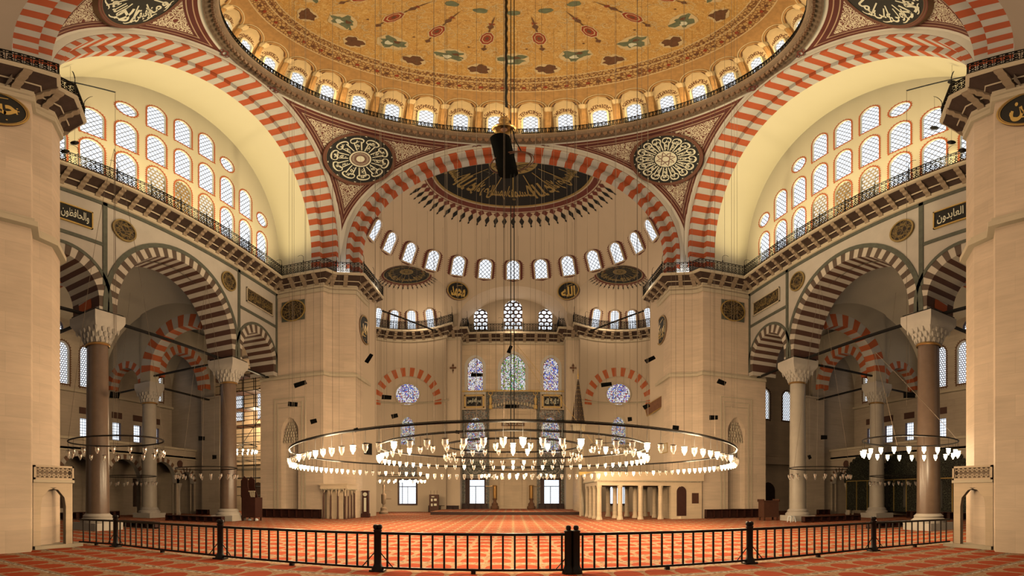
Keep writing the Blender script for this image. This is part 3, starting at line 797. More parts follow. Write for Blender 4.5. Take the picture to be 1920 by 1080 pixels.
# little grey triangles between the blind arches
# ------------------------------------------------------------------ side gable walls full of windows
COLY = [1.2222 + (i - 3) * .1285 for i in range(-2, 8)]
for s in (-1, 1):
    holes = []; wins = []
    for ci in range(9):                              # columns 0..8 from near to far, 4 = centre
        Yw = 22.0 + (ci - 4) * 2.325; dist = abs(ci - 4)
        zs = [(1.264 * W + EYE, 'bottom'), (1.467 * W + EYE, 'middle')]
        if dist == 4: zs = zs[:1]
        if dist <= 1: zs.append((1.690 * W + EYE, 'top'))
        for z, nm in zs:
            hh = 3.1
            ww = 1.5 if dist < 4 else 1.42
            wins.append((Yw, z, ww, hh, nm, ci, False))
        if dist == 2: wins.append((Yw, 1.652 * W + EYE, 1.5, 1.5, 'round', ci, True))
        if dist == 4: wins.append((Yw, 1.437 * W + EYE, 1.4, 1.4, 'round', ci, True))
    base = FX(-1, -W, 0, 0)
    out = [(YC - 12.03, ZG)] + [(YC - 12.03 * cos(pi * i / 48), ZA + 12.03 * sin(pi * i / 48)) for i in range(49)] + [(YC + 12.03, ZG)]
    loops = []
    for Yw, z, ww, hh, nm, ci, rd in wins:
        lp = circ(ww / 2, 20, Yw, z) if rd else [(x + Yw, y + z - hh / 2) for x, y in archloop(ww, hh, 8, .1)]
        loops.append(lp)
    mb = MB(); mb.face(out, base, 0, 0, loops)
    if s > 0: mb.v = [(-x, y, z) for x, y, z in mb.v]
    structure(mb.build('wall_%s_gable' % NS[s], 'vault_plaster'), 'cream %s gable wall pierced by rows of arched windows' % NS[s], 'wall')
    for (Yw, z, ww, hh, nm, ci, rd), lp in zip(wins, loops):
        # local frame towards the nave
        mt = FX(s, s * W, Yw, 0); sg = -1 if s > 0 else 1
        loc = [((x - Yw) * 1, y) for x, y in lp]
        pm = 'pane_lattice'
        if nm == 'bottom' and ci in (4,): pm = 'pane_pierced'
        elif nm == 'bottom' and ci in (3, 5): pm = 'pane_cream'
        lab = ('round window in the %s gable wall, %s column from the near pier' if rd else '%s row arched window in the %%s gable wall, %%s column from the near pier' % nm) % (NS[s], ORD[ci])
        window(mt, loc, pm, lab, .14, border='teeth', bcol='red_stripe', rev='vault_plaster', bw=.10, teeth=.09, group='windows of the %s gable wall' % NS[s])

# ------------------------------------------------------------------ piers
def off_path(P, d):
    """offset a plan polyline to its left by d with mitres"""
    out = []
    for i, p in enumerate(P):
        p = Vector(p); a = Vector(P[i - 1]) if i else None; b = Vector(P[i + 1]) if i < len(P) - 1 else None
        d1 = (p - a).normalized() if a is not None else (b - p).normalized(); d2 = (b - p).normalized() if b is not None else d1
        n1 = Vector((-d1.y, d1.x)); n2 = Vector((-d2.y, d2.x)); m = (n1 + n2)
        m = n1 if m.length < 1e-4 else m.normalized(); q = p + m * d / max(.45, m.dot(n1)); out.append((q.x, q.y))
    return out
EP = [(-19.6, 33.75), (-14.09, 33.75), (-13.9, 34.25), (-13.5, 34.6), (-12.0, 35.3), (-12.0, 39.75)]     # far piers, walked with the nave on the right
WP = [(-12.5, 3.0), (-12.5, 7.95), (-13.1, 8.4), (-13.3, 9.3), (-14.15, 10.25), (-19.6, 10.25)]
def flipx(mb, s):
    if s > 0: mb.v = [(-x, y, z) for x, y, z in mb.v]
    return mb
for s in (-1, 1):
    # far pier: first face carries a tall muqarnas-headed niche
    mb = MB(); nl = [(-16.95 + (x), y) for x, y in archloop(1.5, 7.9, 8, .5, y0=.75)]
    mb.face([(-19.6, 0), (-14.09, 0), (-14.09, 20.7), (-19.6, 20.7)], FY(0, 33.75, 0), 0, 0, [nl])
    # niche: half round recess
    def nic(u, v):
        a = pi * u
        if v < .5: y = .75 + 6.775 * v * 2; hw = .75
        else: b_ = pi / 2 * (v - .5) * 2; y = 7.525 + .75 * sin(b_) * (1 + .5 * sin(b_) ** 3); hw = .75 * cos(b_)
        return (-16.95 - hw * cos(a), 33.75 + .62 * (hw / .75) * sin(a), y)
    mb.grid(nic, 12, 30)
    P = EP[1:] + [(-12.0, 40.5), (-19.6, 40.5), (-19.6, 33.75)]
    for a, b in zip(P[:-1], P[1:]): mb.add([(a[0], a[1], 0), (b[0], b[1], 0), (b[0], b[1], 20.7), (a[0], a[1], 20.7)], [(0, 1, 2, 3)])
    pr = structure(flipx(mb, s).build('pier_wall_%s' % NS[s], 'pier_stone'), 'massive pale stone pier at the %s of the apse' % NS[s], 'pier', 'stone piers')
    mb = MB(); face = EP
    for z0, z1, d in ((12.1, 12.35, -.16), (12.35, 12.5, -.08), (20.1, 20.45, -.10)):
        O = off_path(face, d); I = face
        for zz in (z0, z1): mb.strip([(x, y, zz) for x, y in I], [(x, y, zz) for x, y in O], 0, False)
        mb.strip([(x, y, z0) for x, y in O], [(x, y, z1) for x, y in O], 0, False)
    mt = FY(-16.95, 33.75, 0)
    for w_, h_, t_ in ((1.05, 9.9, .06), (1.3, 10.3, .09), (1.0 + .0, 9.5, .04)):
        for bx in ((-w_ - t_, .75, -w_, h_), (w_, .75, w_ + t_, h_), (-w_ - t_, h_, w_ + t_, h_ + t_)): mb.box((bx[0], bx[1], 0), (bx[2], bx[3], .05), 0, mt)
    flipx(mb, s).build('mouldings', 'moulding', pr)
    mb = MB()                                       # stalactite carving in the niche head
    for r_ in range(7):
        n_ = 6 - r_ // 2; z = 6.5 + r_ * .26; hw = .68 * (1 - (r_ / 8) ** 1.6)
        for j in range(n_):
            x = -16.95 + hw * (2 * (j + .5) / n_ - 1); mb.lathe([(0, -.12), (.07, 0), (.09, .12), (0, .15)], (x, 33.95 + .1 * r_ / 7, z), 5)
    flipx(mb, s).build('stalactite_carving', 'moulding', pr)
    # near pier
    mb = MB(); P = WP
    for a, b in zip(P[:-1], P[1:]): mb.add([(a[0], a[1], 0), (b[0], b[1], 0), (b[0], b[1], 20.7), (a[0], a[1], 20.7)], [(0, 1, 2, 3)])
    mb.add([(-12.5, 3, 0), (-19.6, 3, 0), (-19.6, 3, 20.7), (-12.5, 3, 20.7)], [(0, 1, 2, 3)])
    pr = structure(flipx(mb, s).build('near_pier_wall_%s' % NS[s], 'pier_stone'), 'massive near stone pier filling the %s edge of the nave' % NS[s], 'pier', 'stone piers')
    mb = MB()
    for z0, z1, d in ((12.1, 12.35, .22), (12.35, 12.55, .12), (20.1, 20.45, .12)):
        O = off_path([(x, y) for x, y in P], -d)
        for zz in (z0, z1): mb.strip([(x, y, zz) for x, y in P], [(x, y, zz) for x, y in O], 0, False)
        mb.strip([(x, y, z0) for x, y in O], [(x, y, z1) for x, y in O], 0, False)
    flipx(mb, s).build('mouldings', 'moulding', pr)

# ------------------------------------------------------------------ nave arcades
ARCS = [(13.15, 2.3, 2.95, 13.1, 1.06), (21.95, 5.3, 5.95, 12.75, 1.07), (30.75, 2.3, 2.95, 13.1, 1.06)]
AD = 2.1
ZS = 12.4
def arc_pts(yc, r, zc, k, n=28, stilt=True):
    pts = [(yc - r * cos(pi * i / n), zc + r * k * sin(pi * i / n)) for i in range(n + 1)]
    return ([(yc - r, ZS)] + pts + [(yc + r, ZS)]) if stilt else pts
for s in (-1, 1):
    B = FX(-1, -W, 0, 0)
    mb = MB(); out = [(33.75, 20.75), (10.25, 20.75)]
    for a in ARCS: out += arc_pts(a[0], a[2], a[3], a[4])
    mb.face(out, B, 0, 0)
    back = FX(-1, -W - AD, 0, 0); mb.face(out, back, 0, 1)
    for yy in (16.0, 27.9): mb.box((-W - AD, yy - .26, ZS), (-W + .01, yy + .26, 15.0), 2)
    wl = structure(flipx(mb, s).build('arcade_wall_%s' % NS[s], ['light_marble', 'aisle_plaster', 'green_marble']), 'pale marble spandrel wall above the %s nave arcade' % NS[s], 'wall')
    for q, (yc, ri, re, zc, k) in enumerate(ARCS):
        mb = MB(); n = 45 if ri > 4 else 23; sub = 2
        # stilts then arc
        def stn(i, r):
            m_ = n * sub; a = pi * i / m_
            return (yc - r * cos(a), zc + r * k * sin(a))
        for i in range(n * sub):
            mi = (i // sub) % 2
            a0, b0, a1, b1 = stn(i, ri), stn(i, re), stn(i + 1, ri), stn(i + 1, re)
            v = [(-W + .03, *b0), (-W + .03, *a0), (-W - AD, *a0), (-W + .03, *b1), (-W + .03, *a1), (-W - AD, *a1)]
            mb.add(v, [(0, 1, 4, 3)], mi); mb.add(v, [(1, 2, 5, 4)], 2 + mi)
        for sg in (-1, 1):
            zz = [ZS + (zc - ZS) * j / 2 for j in range(3)]
            for j in range(2):
                mi = (j + 1) % 2
                v = [(-W + .03, yc + sg * re, zz[j]), (-W + .03, yc + sg * ri, zz[j]), (-W - AD, yc + sg * ri, zz[j]), (-W + .03, yc + sg * re, zz[j + 1]), (-W + .03, yc + sg * ri, zz[j + 1]), (-W - AD, yc + sg * ri, zz[j + 1])]
                mb.add(v, [(0, 1, 4, 3)], mi); mb.add(v, [(1, 2, 5, 4)], 2 + mi)
        flipx(mb, s).build('voussoirs', ['brown_stripe', 'cream_stripe', 'maroon_stripe', 'brown_stripe2' if 'brown_stripe2' in M else 'cream_stripe'], wl)
        mb = MB(); p1 = arc_pts(yc, re, zc, k, 32); p2 = arc_pts(yc, re + (.32 if ri > 4 else .22), zc, k, 32)
        c_ = lambda p: min(max(p, 10.27), 33.73)
        mb.strip([(-W + .05, c_(x), z) for x, z in p1], [(-W + .05, c_(x), z) for x, z in p2], 0, False); mb.strip([(-W + .05, c_(x), z) for x, z in p2], [(-W, c_(x), z) for x, z in p2], 0, False)
        flipx(mb, s).build('marble_outline', 'green_marble', wl)
    mb = MB()
    for y0, z0, y1, z1 in ((15.68, 14.2, 15.98, 20.6), (27.92, 14.2, 28.22, 20.6), (33.45, 12.8, 33.72, 20.6), (10.28, 20.3, 33.7, 20.6), (28.2, 17.0, 33.5, 17.25), (10.3, 17.0, 15.7, 17.25)):
        mb.box((-W, y0, z0), (-W + .05, y1, z1))
    flipx(mb, s).build('marble_strips', 'green_marble', wl)
    # medallions and inscription plates
    for yy in (17.14, 26.76):
        t = roundel_small = None
        mt = FX(s, s * (W - .02), yy, 18.85)
        nm = 'near' if yy < 20 else 'far'
        t = empty('marble_medallion', mt.translation, 'round gilt script medallion above the %s column of the %s arcade' % (nm, NS[s]), 'medallion', 'gilt medallions on the arcades')
        d = MB(); d.prism(circ(.8, 32), 0, .05, 0, mt); d.build('disc', 'script_dark', t)
        r = MB(); r.strip([mt @ Vector((x, y, .09)) for x, y in circ(.74, 32)], [mt @ Vector((x, y, .09)) for x, y in circ(.86, 32)]); r.strip([mt @ Vector((x, y, .09)) for x, y in circ(.86, 32)], [mt @ Vector((x, y, 0)) for x, y in circ(.86, 32)])
        for k_ in range(6):
            a = pi * k_ / 3 + .3; stroke(r, [(.72 * cos(a), .72 * sin(a)), (.72 * cos(a + 2.1), .72 * sin(a + 2.1))], .025, mt, .06)
            put_text(r, ['الله', 'محمد', 'على'][k_ % 3], .34, .2, mt, .48 * cos(a), .48 * sin(a), a - pi / 2, .06)
        r.build('gilt_script', 'dim_gold', t)
    for yy, txt in ((13.05, 'والحافظون لحدود الله' if s < 0 else 'التائبون العابدون'), (30.95, 'الحامدون السائحون' if s < 0 else 'الراكعون الساجدون')):
        mt = FX(s, s * (W - .02), yy, 18.62); nm = 'near' if yy < 20 else 'far'
        t = empty('inscription_plate', mt.translation, '%s black and gilt inscription plate on the %s arcade wall' % (nm, NS[s]), 'plaque', 'inscription plates on the arcades')
        d = MB(); d.box((-1.85, -.58, 0), (1.85, .58, .05), 0, mt); d.build('plate', 'black_paint' if nm == 'near' else 'script_dark', t)
        r = MB()
        for bx in ((-1.95, -.68, 1.95, -.6), (-1.95, .6, 1.95, .68), (-1.95, -.68, -1.87, .68), (1.87, -.68, 1.95, .68)): r.box((bx[0], bx[1], 0), (bx[2], bx[3], .09), 0, mt)
        r.build('gilt_frame', 'gold' if nm == 'near' else 'moulding', t)
        c = MB(); put_text(c, txt, 3.4, .85, mt, 0, 0, 0, .07, bold=.012); c.build('calligraphy', 'letter_cream' if nm == 'near' else 'dim_gold', t)
    # tie rods
    rod = MB()
    for y0, y1 in ((10.3, 15.1), (16.8, 27.0), (28.7, 33.7)): rod.box((-W - .9, y0, ZS - .05), (-W - .7, y1, ZS + .08))
    rod.box((-26.2, 15.85, ZS - .05), (-19.4, 16.05, ZS + .08)); rod.box((-26.2, 27.8, ZS - .05), (-19.4, 28.0, ZS + .08)); rod.box((-26.2, 27.8, ZS - .9), (-26.0, 36, ZS - .78))
    rod.box((-30.9, 27.8, ZS - .9), (-26.8, 28.0, ZS - .78))
    for y0 in (16.0, 27.9): rod.box((-19.75, y0 - .95, ZS - .02), (-17.85, y0 + .95, ZS + .06))
    tag(flipx(rod, s).build('tie_rod', 'iron'), 'black iron tie rods running between the capitals of the %s arcade' % NS[s], 'tie rod', 'iron tie rods')

# ------------------------------------------------------------------ columns
def column(x, y, r, zt, mat, capmat, label, sq=1.02, base_h=.9):
    t = empty('stone_column', (x, y, 0), label, 'column', 'aisle and nave columns')
    b = MB(); b.box((x - r * 1.55, y - r * 1.55, 0), (x + r * 1.55, y + r * 1.55, base_h * .45)); b.lathe([(r * 1.5, base_h * .45), (r * 1.52, base_h * .6), (r * 1.25, base_h * .75), (r * 1.3, base_h * .85), (r * 1.05, base_h)], (x, y, 0), 28)
    b.build('base', 'light_marble', t, smooth=35)
    sh = MB(); zb = zt - 1.75; sh.lathe([(r * 1.04, base_h), (r * 1.02, base_h + 2), (r * .93, zb - .12), (r * 1.04, zb - .1), (r * 1.04, zb)], (x, y, 0), 36); sh.build('shaft', mat, t, smooth=35)
    c = MB(); n = 16; prof = [(r * 1.0, zb), (r * 1.12, zb + .25), (r * 1.28, zb + .6)]
    # stalactite bell growing from round to square
    def bell(u, v):
        a = 2 * pi * u; z = zb + v * 1.55; rr = r * (1.0 + .35 * v)
        sqr = sq / max(abs(cos(a)), abs(sin(a))); k_ = min(1, v * 1.25) ** 1.5; q = rr * (1 - k_) + sqr * k_
        q *= 1 + .05 * (1 - v) * sin(16 * a) * (1 if int(v * 6) % 2 else -1)
        return (x + q * cos(a), y + q * sin(a), z)
    c.grid(bell, 64, 12); c.box((x - sq, y - sq, zt - .2), (x + sq, y + sq, zt - .03))
    for row, (v_, n_) in enumerate(((.12, 16), (.3, 16), (.48, 16))):
        for i in range(n_):
            a = 2 * pi * (i + .5 * (row % 2)) / n_; p = bell(a / 2 / pi, v_); c.lathe([(0, -.22), (.07, -.08), (.1, .1), (.02, .16)], (p[0], p[1], p[2]), 5)
    c.build('capital', capmat, t, smooth=30)
    g = MB(); g.lathe([(r * 1.03, zb - .16), (r * 1.1, zb - .12), (r * 1.1, zb - .04), (r * 1.03, zb)], (x, y, 0), 28); g.build('collar', 'brass', t, smooth=30)
    return t
for s in (-1, 1):
    for yy, nm in ((16.0, 'near'), (27.9, 'far')):
        column(s * 18.8, yy, .60 if nm == 'near' else .58, ZS - .02, 'rose_marble' if s < 0 or nm == 'near' else 'grey_column', 'light_marble', '%s polished %s column of the %s nave arcade' % (nm, 'dark' if s < 0 or nm == 'near' else 'grey granite', NS[s]))
        column(s * 26.4, yy, .60, ZS - .62, 'grey_column', 'light_marble', '%s grey marble column standing deep in the %s aisle' % (nm, NS[s]), .85)
# ------------------------------------------------------------------ apse plan
EC, ER = Vector((-10.2, 45.2)), 5.6
ex = []
a0 = atan2(39.75 - EC.y, -11.67 - EC.x)
if a0 < 0: a0 += 2 * pi
for i in range(19):
    a = a0 + (0.964 - a0) * i / 18
    ex.append((EC.x + ER * cos(a), EC.y + ER * sin(a)))
ex = [(p[0], p[1]) for p in ex if p[0] < -7.0]
APL = ex + [(-7.0, EC.y + sqrt(ER ** 2 - 3.2 ** 2)), (-7.0, 50.6), (-5.6, 50.6), (-5.6, 52.5)]
# walked so that the nave lies on the right
PATHS = {'near pier': WP[:5],
         'side': [(-14.09, 10.25), (-W, 10.25), (-W, 33.75), (-14.09, 33.75)],
         'far pier': EP[1:], 'exedra': [(-12.0, 39.75)] + APL, 'altar': [(-5.6, 52.5), (0, 52.5)]}
FULL = WP[:5] + [(-W, 10.25), (-W, 33.75), (-14.09, 33.75), (-13.9, 34.25), (-13.5, 34.6), (-12.0, 35.3), (-12.0, 39.75)] + ex[1:] + APL[len(ex):] + [(5.6, 52.5)]
SPL = [('near pier', 0, 4), ('side gallery', 4, 7), ('far pier', 7, 11), ('apse recess', 11, len(FULL) - 2)]
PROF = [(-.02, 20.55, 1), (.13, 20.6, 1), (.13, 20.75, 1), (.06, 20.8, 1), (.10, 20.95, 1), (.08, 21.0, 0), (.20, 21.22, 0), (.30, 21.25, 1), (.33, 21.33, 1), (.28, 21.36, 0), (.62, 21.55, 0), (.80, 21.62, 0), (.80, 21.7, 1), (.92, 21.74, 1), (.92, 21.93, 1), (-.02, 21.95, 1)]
OFF = {d: off_path(FULL, -d) for d in sorted(set([p[0] for p in PROF] + [.45, .80, .83]))}
def walk(P, step, start=.5):
    """points and directions every STEP along a plan polyline, centred in each leg"""
    out = []
    for a, b in zip(P[:-1], P[1:]):
        a, b = Vector(a), Vector(b); l = (b - a).length
        n = int(round(l / step)) or (1 if l > step * .35 else 0)
        if n == 0: continue
        for i in range(n): out.append((a.lerp(b, (i + .5) / n), (b - a).normalized()))
    return out
# bracket mesh (local x = out from the wall, y = along, z up)
bk = MB()
side = [(0, -.95), (.12, -.93), (.16, -.72), (.32, -.66), (.38, -.46), (.56, -.42), (.62, -.26), (.78, -.22), (.84, -.06), (.84, 0), (0, 0)]
n_ = len(side); bk.add([(x, -.16, z) for x, z in side] + [(x, .16, z) for x, z in side], [(i, (i + 1) % n_, n_ + (i + 1) % n_, n_ + i) for i in range(n_)] + [tuple(range(n_)), tuple(range(n_, 2 * n_))])
BKM = bk.mesh('bracket', 'bracket_light')
# railing panel pieces
def scroll_ring(mb, p, u, r, th=.034):
    """open scroll made of a flat ring, p centre, u along the rail"""
    U = Vector((u.x, u.y, 0)); Nn = Vector((-u.y, u.x, 0)); m = 10
    a = [p + U * (r * cos(2 * pi * i / m)) + Vector((0, 0, r * sin(2 * pi * i / m))) for i in range(m)]
    b = [p + U * ((r - th * 1.6) * cos(2 * pi * i / m)) + Vector((0, 0, (r - th * 1.6) * sin(2 * pi * i / m))) for i in range(m)]
    mb.strip([q + Nn * th * .5 for q in a], [q + Nn * th * .5 for q in b]); mb.strip([q - Nn * th * .5 for q in a], [q + Nn * th * .5 for q in a])
def railing(P, z0, h, s, label, group, postgap=2.4, hooks=True, pitch=.30):
    legs = list(zip(P[:-1], P[1:]))
    F = lambda v: Vector((-v[0] if s > 0 else v[0], v[1], v[2]))
    t = empty('gallery_railing', F((*P[len(P) // 2], z0)), label, 'railing', group)
    rails = MB(); scr = MB()
    for zz, hh in ((h - .04, .05), (.10, .04), (h * .78, .025)):
        rails.strip([(x, y, z0 + zz) for x, y in P], [(x, y, z0 + zz + hh) for x, y in P], 0, False)
        Q = off_path(P, -.05); rails.strip([(x, y, z0 + zz) for x, y in Q], [(x, y, z0 + zz + hh) for x, y in Q], 0, False)
        rails.strip([(x, y, z0 + zz + hh) for x, y in P], [(x, y, z0 + zz + hh) for x, y in Q], 0, False); rails.strip([(x, y, z0 + zz) for x, y in P], [(x, y, z0 + zz) for x, y in Q], 0, False)
    for i, (p, d) in enumerate(walk(P, pitch)):
        q = Vector((p.x, p.y, z0)); dd = Vector((d.x, d.y, 0))
        a = q - dd * pitch / 2
        scr.tube([a + Vector((0, 0, .1)), a + Vector((0, 0, h - .02))], .016, 4)
        for zz, rr in ((.24, .105), (.45, .105), (.64, .08)): scroll_ring(scr, q + Vector((0, 0, zz * h)), d, rr)
        scroll_ring(scr, q + Vector((0, 0, h * .885)), d, .07)
    flipx(rails, s).build('rails', 'iron', t); flipx(scr, s).build('scrollwork', 'iron', t)
    pm = MB()
    l0 = 0
    for (a, b) in legs:
        a, b = Vector(a), Vector(b); l = (b - a).length
        if l < 1.0: continue
        n = max(1, round(l / postgap)); d = (b - a).normalized(); nn = Vector((d.y, -d.x, 0))
        for i in range(n + (0)):
            p = Vector((*a.lerp(b, i / n), z0)); m_ = MB()
            m_.tube([p, p + Vector((0, 0, h + .12))], .035, 6); m_.lathe([(0, .0), (.05, .04), (.05, .1), (0, .15)], p + Vector((0, 0, h + .08)), 6)
            if hooks:
                dd = Vector((d.x, d.y, 0)); pts = [p + Vector((0, 0, h + .1)), p + Vector((0, 0, h + .55))]
                for j in range(1, 8): ang = pi * .75 * j / 7; pts.append(p + Vector((0, 0, h + .55)) - dd * (.28 * (1 - cos(ang))) + Vector((0, 0, .28 * sin(ang))))
                m_.tube(pts, .018, 4)
            flipx(m_, s).build('post', 'iron', t)
    return t
TN = 0
for s in (-1, 1):
    for nm, i0, i1 in SPL:
        TN += 1; mb = MB()
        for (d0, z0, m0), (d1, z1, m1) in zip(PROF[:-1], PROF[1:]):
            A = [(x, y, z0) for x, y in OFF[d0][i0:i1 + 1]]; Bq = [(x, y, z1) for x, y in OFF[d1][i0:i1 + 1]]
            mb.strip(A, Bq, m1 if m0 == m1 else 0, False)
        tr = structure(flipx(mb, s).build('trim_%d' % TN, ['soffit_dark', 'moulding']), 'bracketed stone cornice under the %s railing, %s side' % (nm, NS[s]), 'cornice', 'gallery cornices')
        for p, d in walk(FULL[i0:i1 + 1], 1.12):
            if s > 0: p = Vector((-p.x, p.y)); d = Vector((-d.x, d.y))
            out = Vector((d.y, -d.x, 0)) if s < 0 else Vector((-d.y, d.x, 0))
            y_ = Vector((0, 0, 1)).cross(out)
            mt = Matrix(((out.x, y_.x, 0, p.x), (out.y, y_.y, 0, p.y), (0, 0, 1, 21.72), (0, 0, 0, 1)))
            inst('bracket', BKM, tr, mt)
        dk = MB()      # dark coffers between the brackets
        railing(OFF[.83][i0:i1 + 1], 21.95, 1.08, s, 'black scrollwork iron railing on the %s ledge, %s side' % (nm, NS[s]), 'gallery railings', hooks=True)
TN += 1; mb = MB()
for (d0, z0, m0), (d1, z1, m1) in zip(PROF[:-1], PROF[1:]):
    mb.strip([(-5.6, 52.5 - d0, z0), (5.6, 52.5 - d0, z0)], [(-5.6, 52.5 - d1, z1), (5.6, 52.5 - d1, z1)], m1 if m0 == m1 else 0, False)
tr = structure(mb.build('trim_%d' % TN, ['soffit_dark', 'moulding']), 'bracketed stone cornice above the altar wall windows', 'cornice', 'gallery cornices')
for i in range(9):
    inst('bracket', BKM, tr, Matrix(((0, 1, 0, -4.98 + i * 1.245), (-1, 0, 0, 52.5), (0, 0, 1, 21.72), (0, 0, 0, 1))))
railing([(-5.6 + .0, 51.67), (5.6, 51.67)], 21.95, 1.08, -1, 'black scrollwork iron railing above the altar wall', 'gallery railings')
# dome ring railing
arcp = [(12.68 * sin(a), YC + 12.68 * cos(a)) for a in [(-2.6 + 5.2 * i / 120) for i in range(121)]]
t = railing(arcp, ZR + .95, .85, -1, 'dark iron railing circling the foot of the great dome', 'gallery railings', hooks=False, pitch=.36)
for i in range(0, 121, 5): x, y = arcp[i]; pm = MB(); pm.tube([(x, y, ZR + .9), (x, y, ZR + 2.0)], .03, 5); pm.build('upright', 'iron', t)
# ------------------------------------------------------------------ apse: union of the hollow volumes, kept as one interior surface
def solid(mb):
    me = bpy.data.meshes.new('v'); me.from_pydata(mb.v, [], mb.f); bm = bmesh.new(); bm.from_mesh(me)
    bmesh.ops.remove_doubles(bm, verts=bm.verts, dist=1e-4); bmesh.ops.recalc_face_normals(bm, faces=bm.faces); bm.to_mesh(me); bm.free()
    o = bpy.data.objects.new('v', me); COL.objects.link(o); return o
def domed(cx, cy, R, z0, zs, n=96, m=24, top=None):
    mb = MB(); prof = [(0, z0), (R, z0), (R, zs)] + [(R * cos(pi / 2 * i / m), zs + R * sin(pi / 2 * i / m)) for i in range(1, m)] + [(0, zs + R)]
    mb.lathe(prof, (cx, cy, 0), n); return solid(mb)
vols = [domed(0, 37.0, 12.0, -.5, ZA)]
for s in (-1, 1): vols.append(domed(s * 10.2, 45.2, 5.6, -.51, 22.0, 72, 20))
def boxs(a, b): m_ = MB(); m_.box(a, b); return solid(m_)
vols.append(boxs((-7.0, 40, -.52), (7.0, 50.6, 21.6)))
mb = MB(); lp = [(-5.6, -.53), (5.6, -.53)] + [(5.6 * cos(pi * i / 40), 21.3 + 5.6 * sin(pi * i / 40)) for i in range(41)]
mb.prism(lp, -52.5, -40.5, 0, frame((0, 0, 0), (1, 0, 0), (0, 0, 1))); mb.v = [(x, y, z) for x, y, z in mb.v]
nv = solid(mb)
ys = [v.co.y for v in nv.data.vertices]
if min(ys) < 0:
    for v in nv.data.vertices: v.co.y = -v.co.y
    nv.data.flip_normals()
vols.append(nv)
base = vols[0]
for o_ in vols[1:]:
    md = base.modifiers.new('u', 'BOOLEAN'); md.operation = 'UNION'; md.solver = 'EXACT'; md.object = o_
dg = bpy.context.evaluated_depsgraph_get(); me = bpy.data.meshes.new_from_object(base.evaluated_get(dg))
for o_ in vols: bpy.data.objects.remove(o_)
bm = bmesh.new(); bm.from_mesh(me)
bmesh.ops.bisect_plane(bm, geom=bm.verts[:] + bm.edges[:] + bm.faces[:], plane_co=(0, 37.0, 0), plane_no=(0, 1, 0), clear_inner=True)
bmesh.ops.bisect_plane(bm, geom=bm.verts[:] + bm.edges[:] + bm.faces[:], plane_co=(0, 0, -.02), plane_no=(0, 0, 1), clear_inner=True)
bmesh.ops.bisect_plane(bm, geom=bm.verts[:] + bm.edges[:] + bm.faces[:], plane_co=(0, 0, 21.0), plane_no=(0, 0, 1))
kill = []
for f in bm.faces:
    c = f.calc_center_median(); f.material_index = 0 if c.z > 21.0 else 1; f.smooth = True
    if c.y > 52.49 and abs(c.x) < 5.7: kill.append(f)
bmesh.ops.delete(bm, geom=kill, context='FACES')
for f in bm.faces: f.normal_flip()
bm.to_mesh(me); bm.free(); me.materials.clear()
me.materials.append(M['plaster']); me.materials.append(M['wall_stone']); me.set_sharp_from_angle(angle=math.radians(28)); me.name = 'wall_apse'
ap = bpy.data.objects.new('wall_apse', me); COL.objects.link(ap)
structure(ap, 'beige half dome and curved side recesses of the altar apse', 'wall')

# altar wall with its openings
def wy(x, y): p = onY(x, y, 52.5); return (p.x, p.z)
ALT = []      # (loop, pane, label, border, depth)
def rel(cx, z0, w, h, pt=.15): return [(x + cx, y + z0) for x, y in archloop(w, h, 10, pt)]
ALT.append((rel(0, 22.6, 2.0, 4.15), 'pane_roundel', 'tall centre window of clear roundels above the altar railing', None))
for s in (-1, 1): ALT.append((rel(s * 3.55, 22.5, 1.5, 3.05), 'pane_roundel', 'small clear roundel window above the altar railing, %s one' % NS[s], None))
ALT.append((rel(0, 14.55, 2.65, 4.75, .3), 'stained_green', 'large green stained glass window in the middle of the altar wall', None))
for s in (-1, 1): ALT.append((rel(s * 4.15, 14.5, 1.65, 4.35, .3), 'stained_blue', 'blue stained glass window %s of the large green one' % NS[s], None))
for s in (-1, 1): ALT.append((rel(s * 4.1, 7.0, 2.0, 4.3, .4), 'stained_mixed', 'stained glass window in the tiled panel %s of the altar niche' % NS[s], None))
for s in (-1, 1): ALT.append(([(s * 4.1 - .95, .95), (s * 4.1 + .95, .95), (s * 4.1 + .95, 3.75), (s * 4.1 - .95, 3.75)], 'pane_grid_fine', 'bright barred window at floor level %s of the altar niche' % NS[s], None))
B0 = FY(0, 52.5, 0)
lp = [(-5.6, 0), (5.6, 0)] + [(5.6 * cos(pi * i / 40), 21.3 + 5.6 * sin(pi * i / 40)) for i in range(41)]
mb = MB(); mb.face([p for p in lp if p[1] <= 21.0] + [(-5.6, 21.0)] if False else [(-5.6, 0), (5.6, 0), (5.6, 21.0), (-5.6, 21.0)], B0, 0, 0, [a[0] for a in ALT if max(y for x, y in a[0]) < 21])
up = [(-5.6, 21.0), (5.6, 21.0)] + [(5.6 * cos(pi * i / 40), 21.3 + 5.6 * sin(pi * i / 40)) for i in range(41)]
mb.face(up, B0, 0, 1, [a[0] for a in ALT if max(y for x, y in a[0]) > 21])
aw = structure(mb.build('wall_altar', ['wall_stone', 'plaster']), 'stone altar wall at the far end, pierced by stained windows', 'wall')
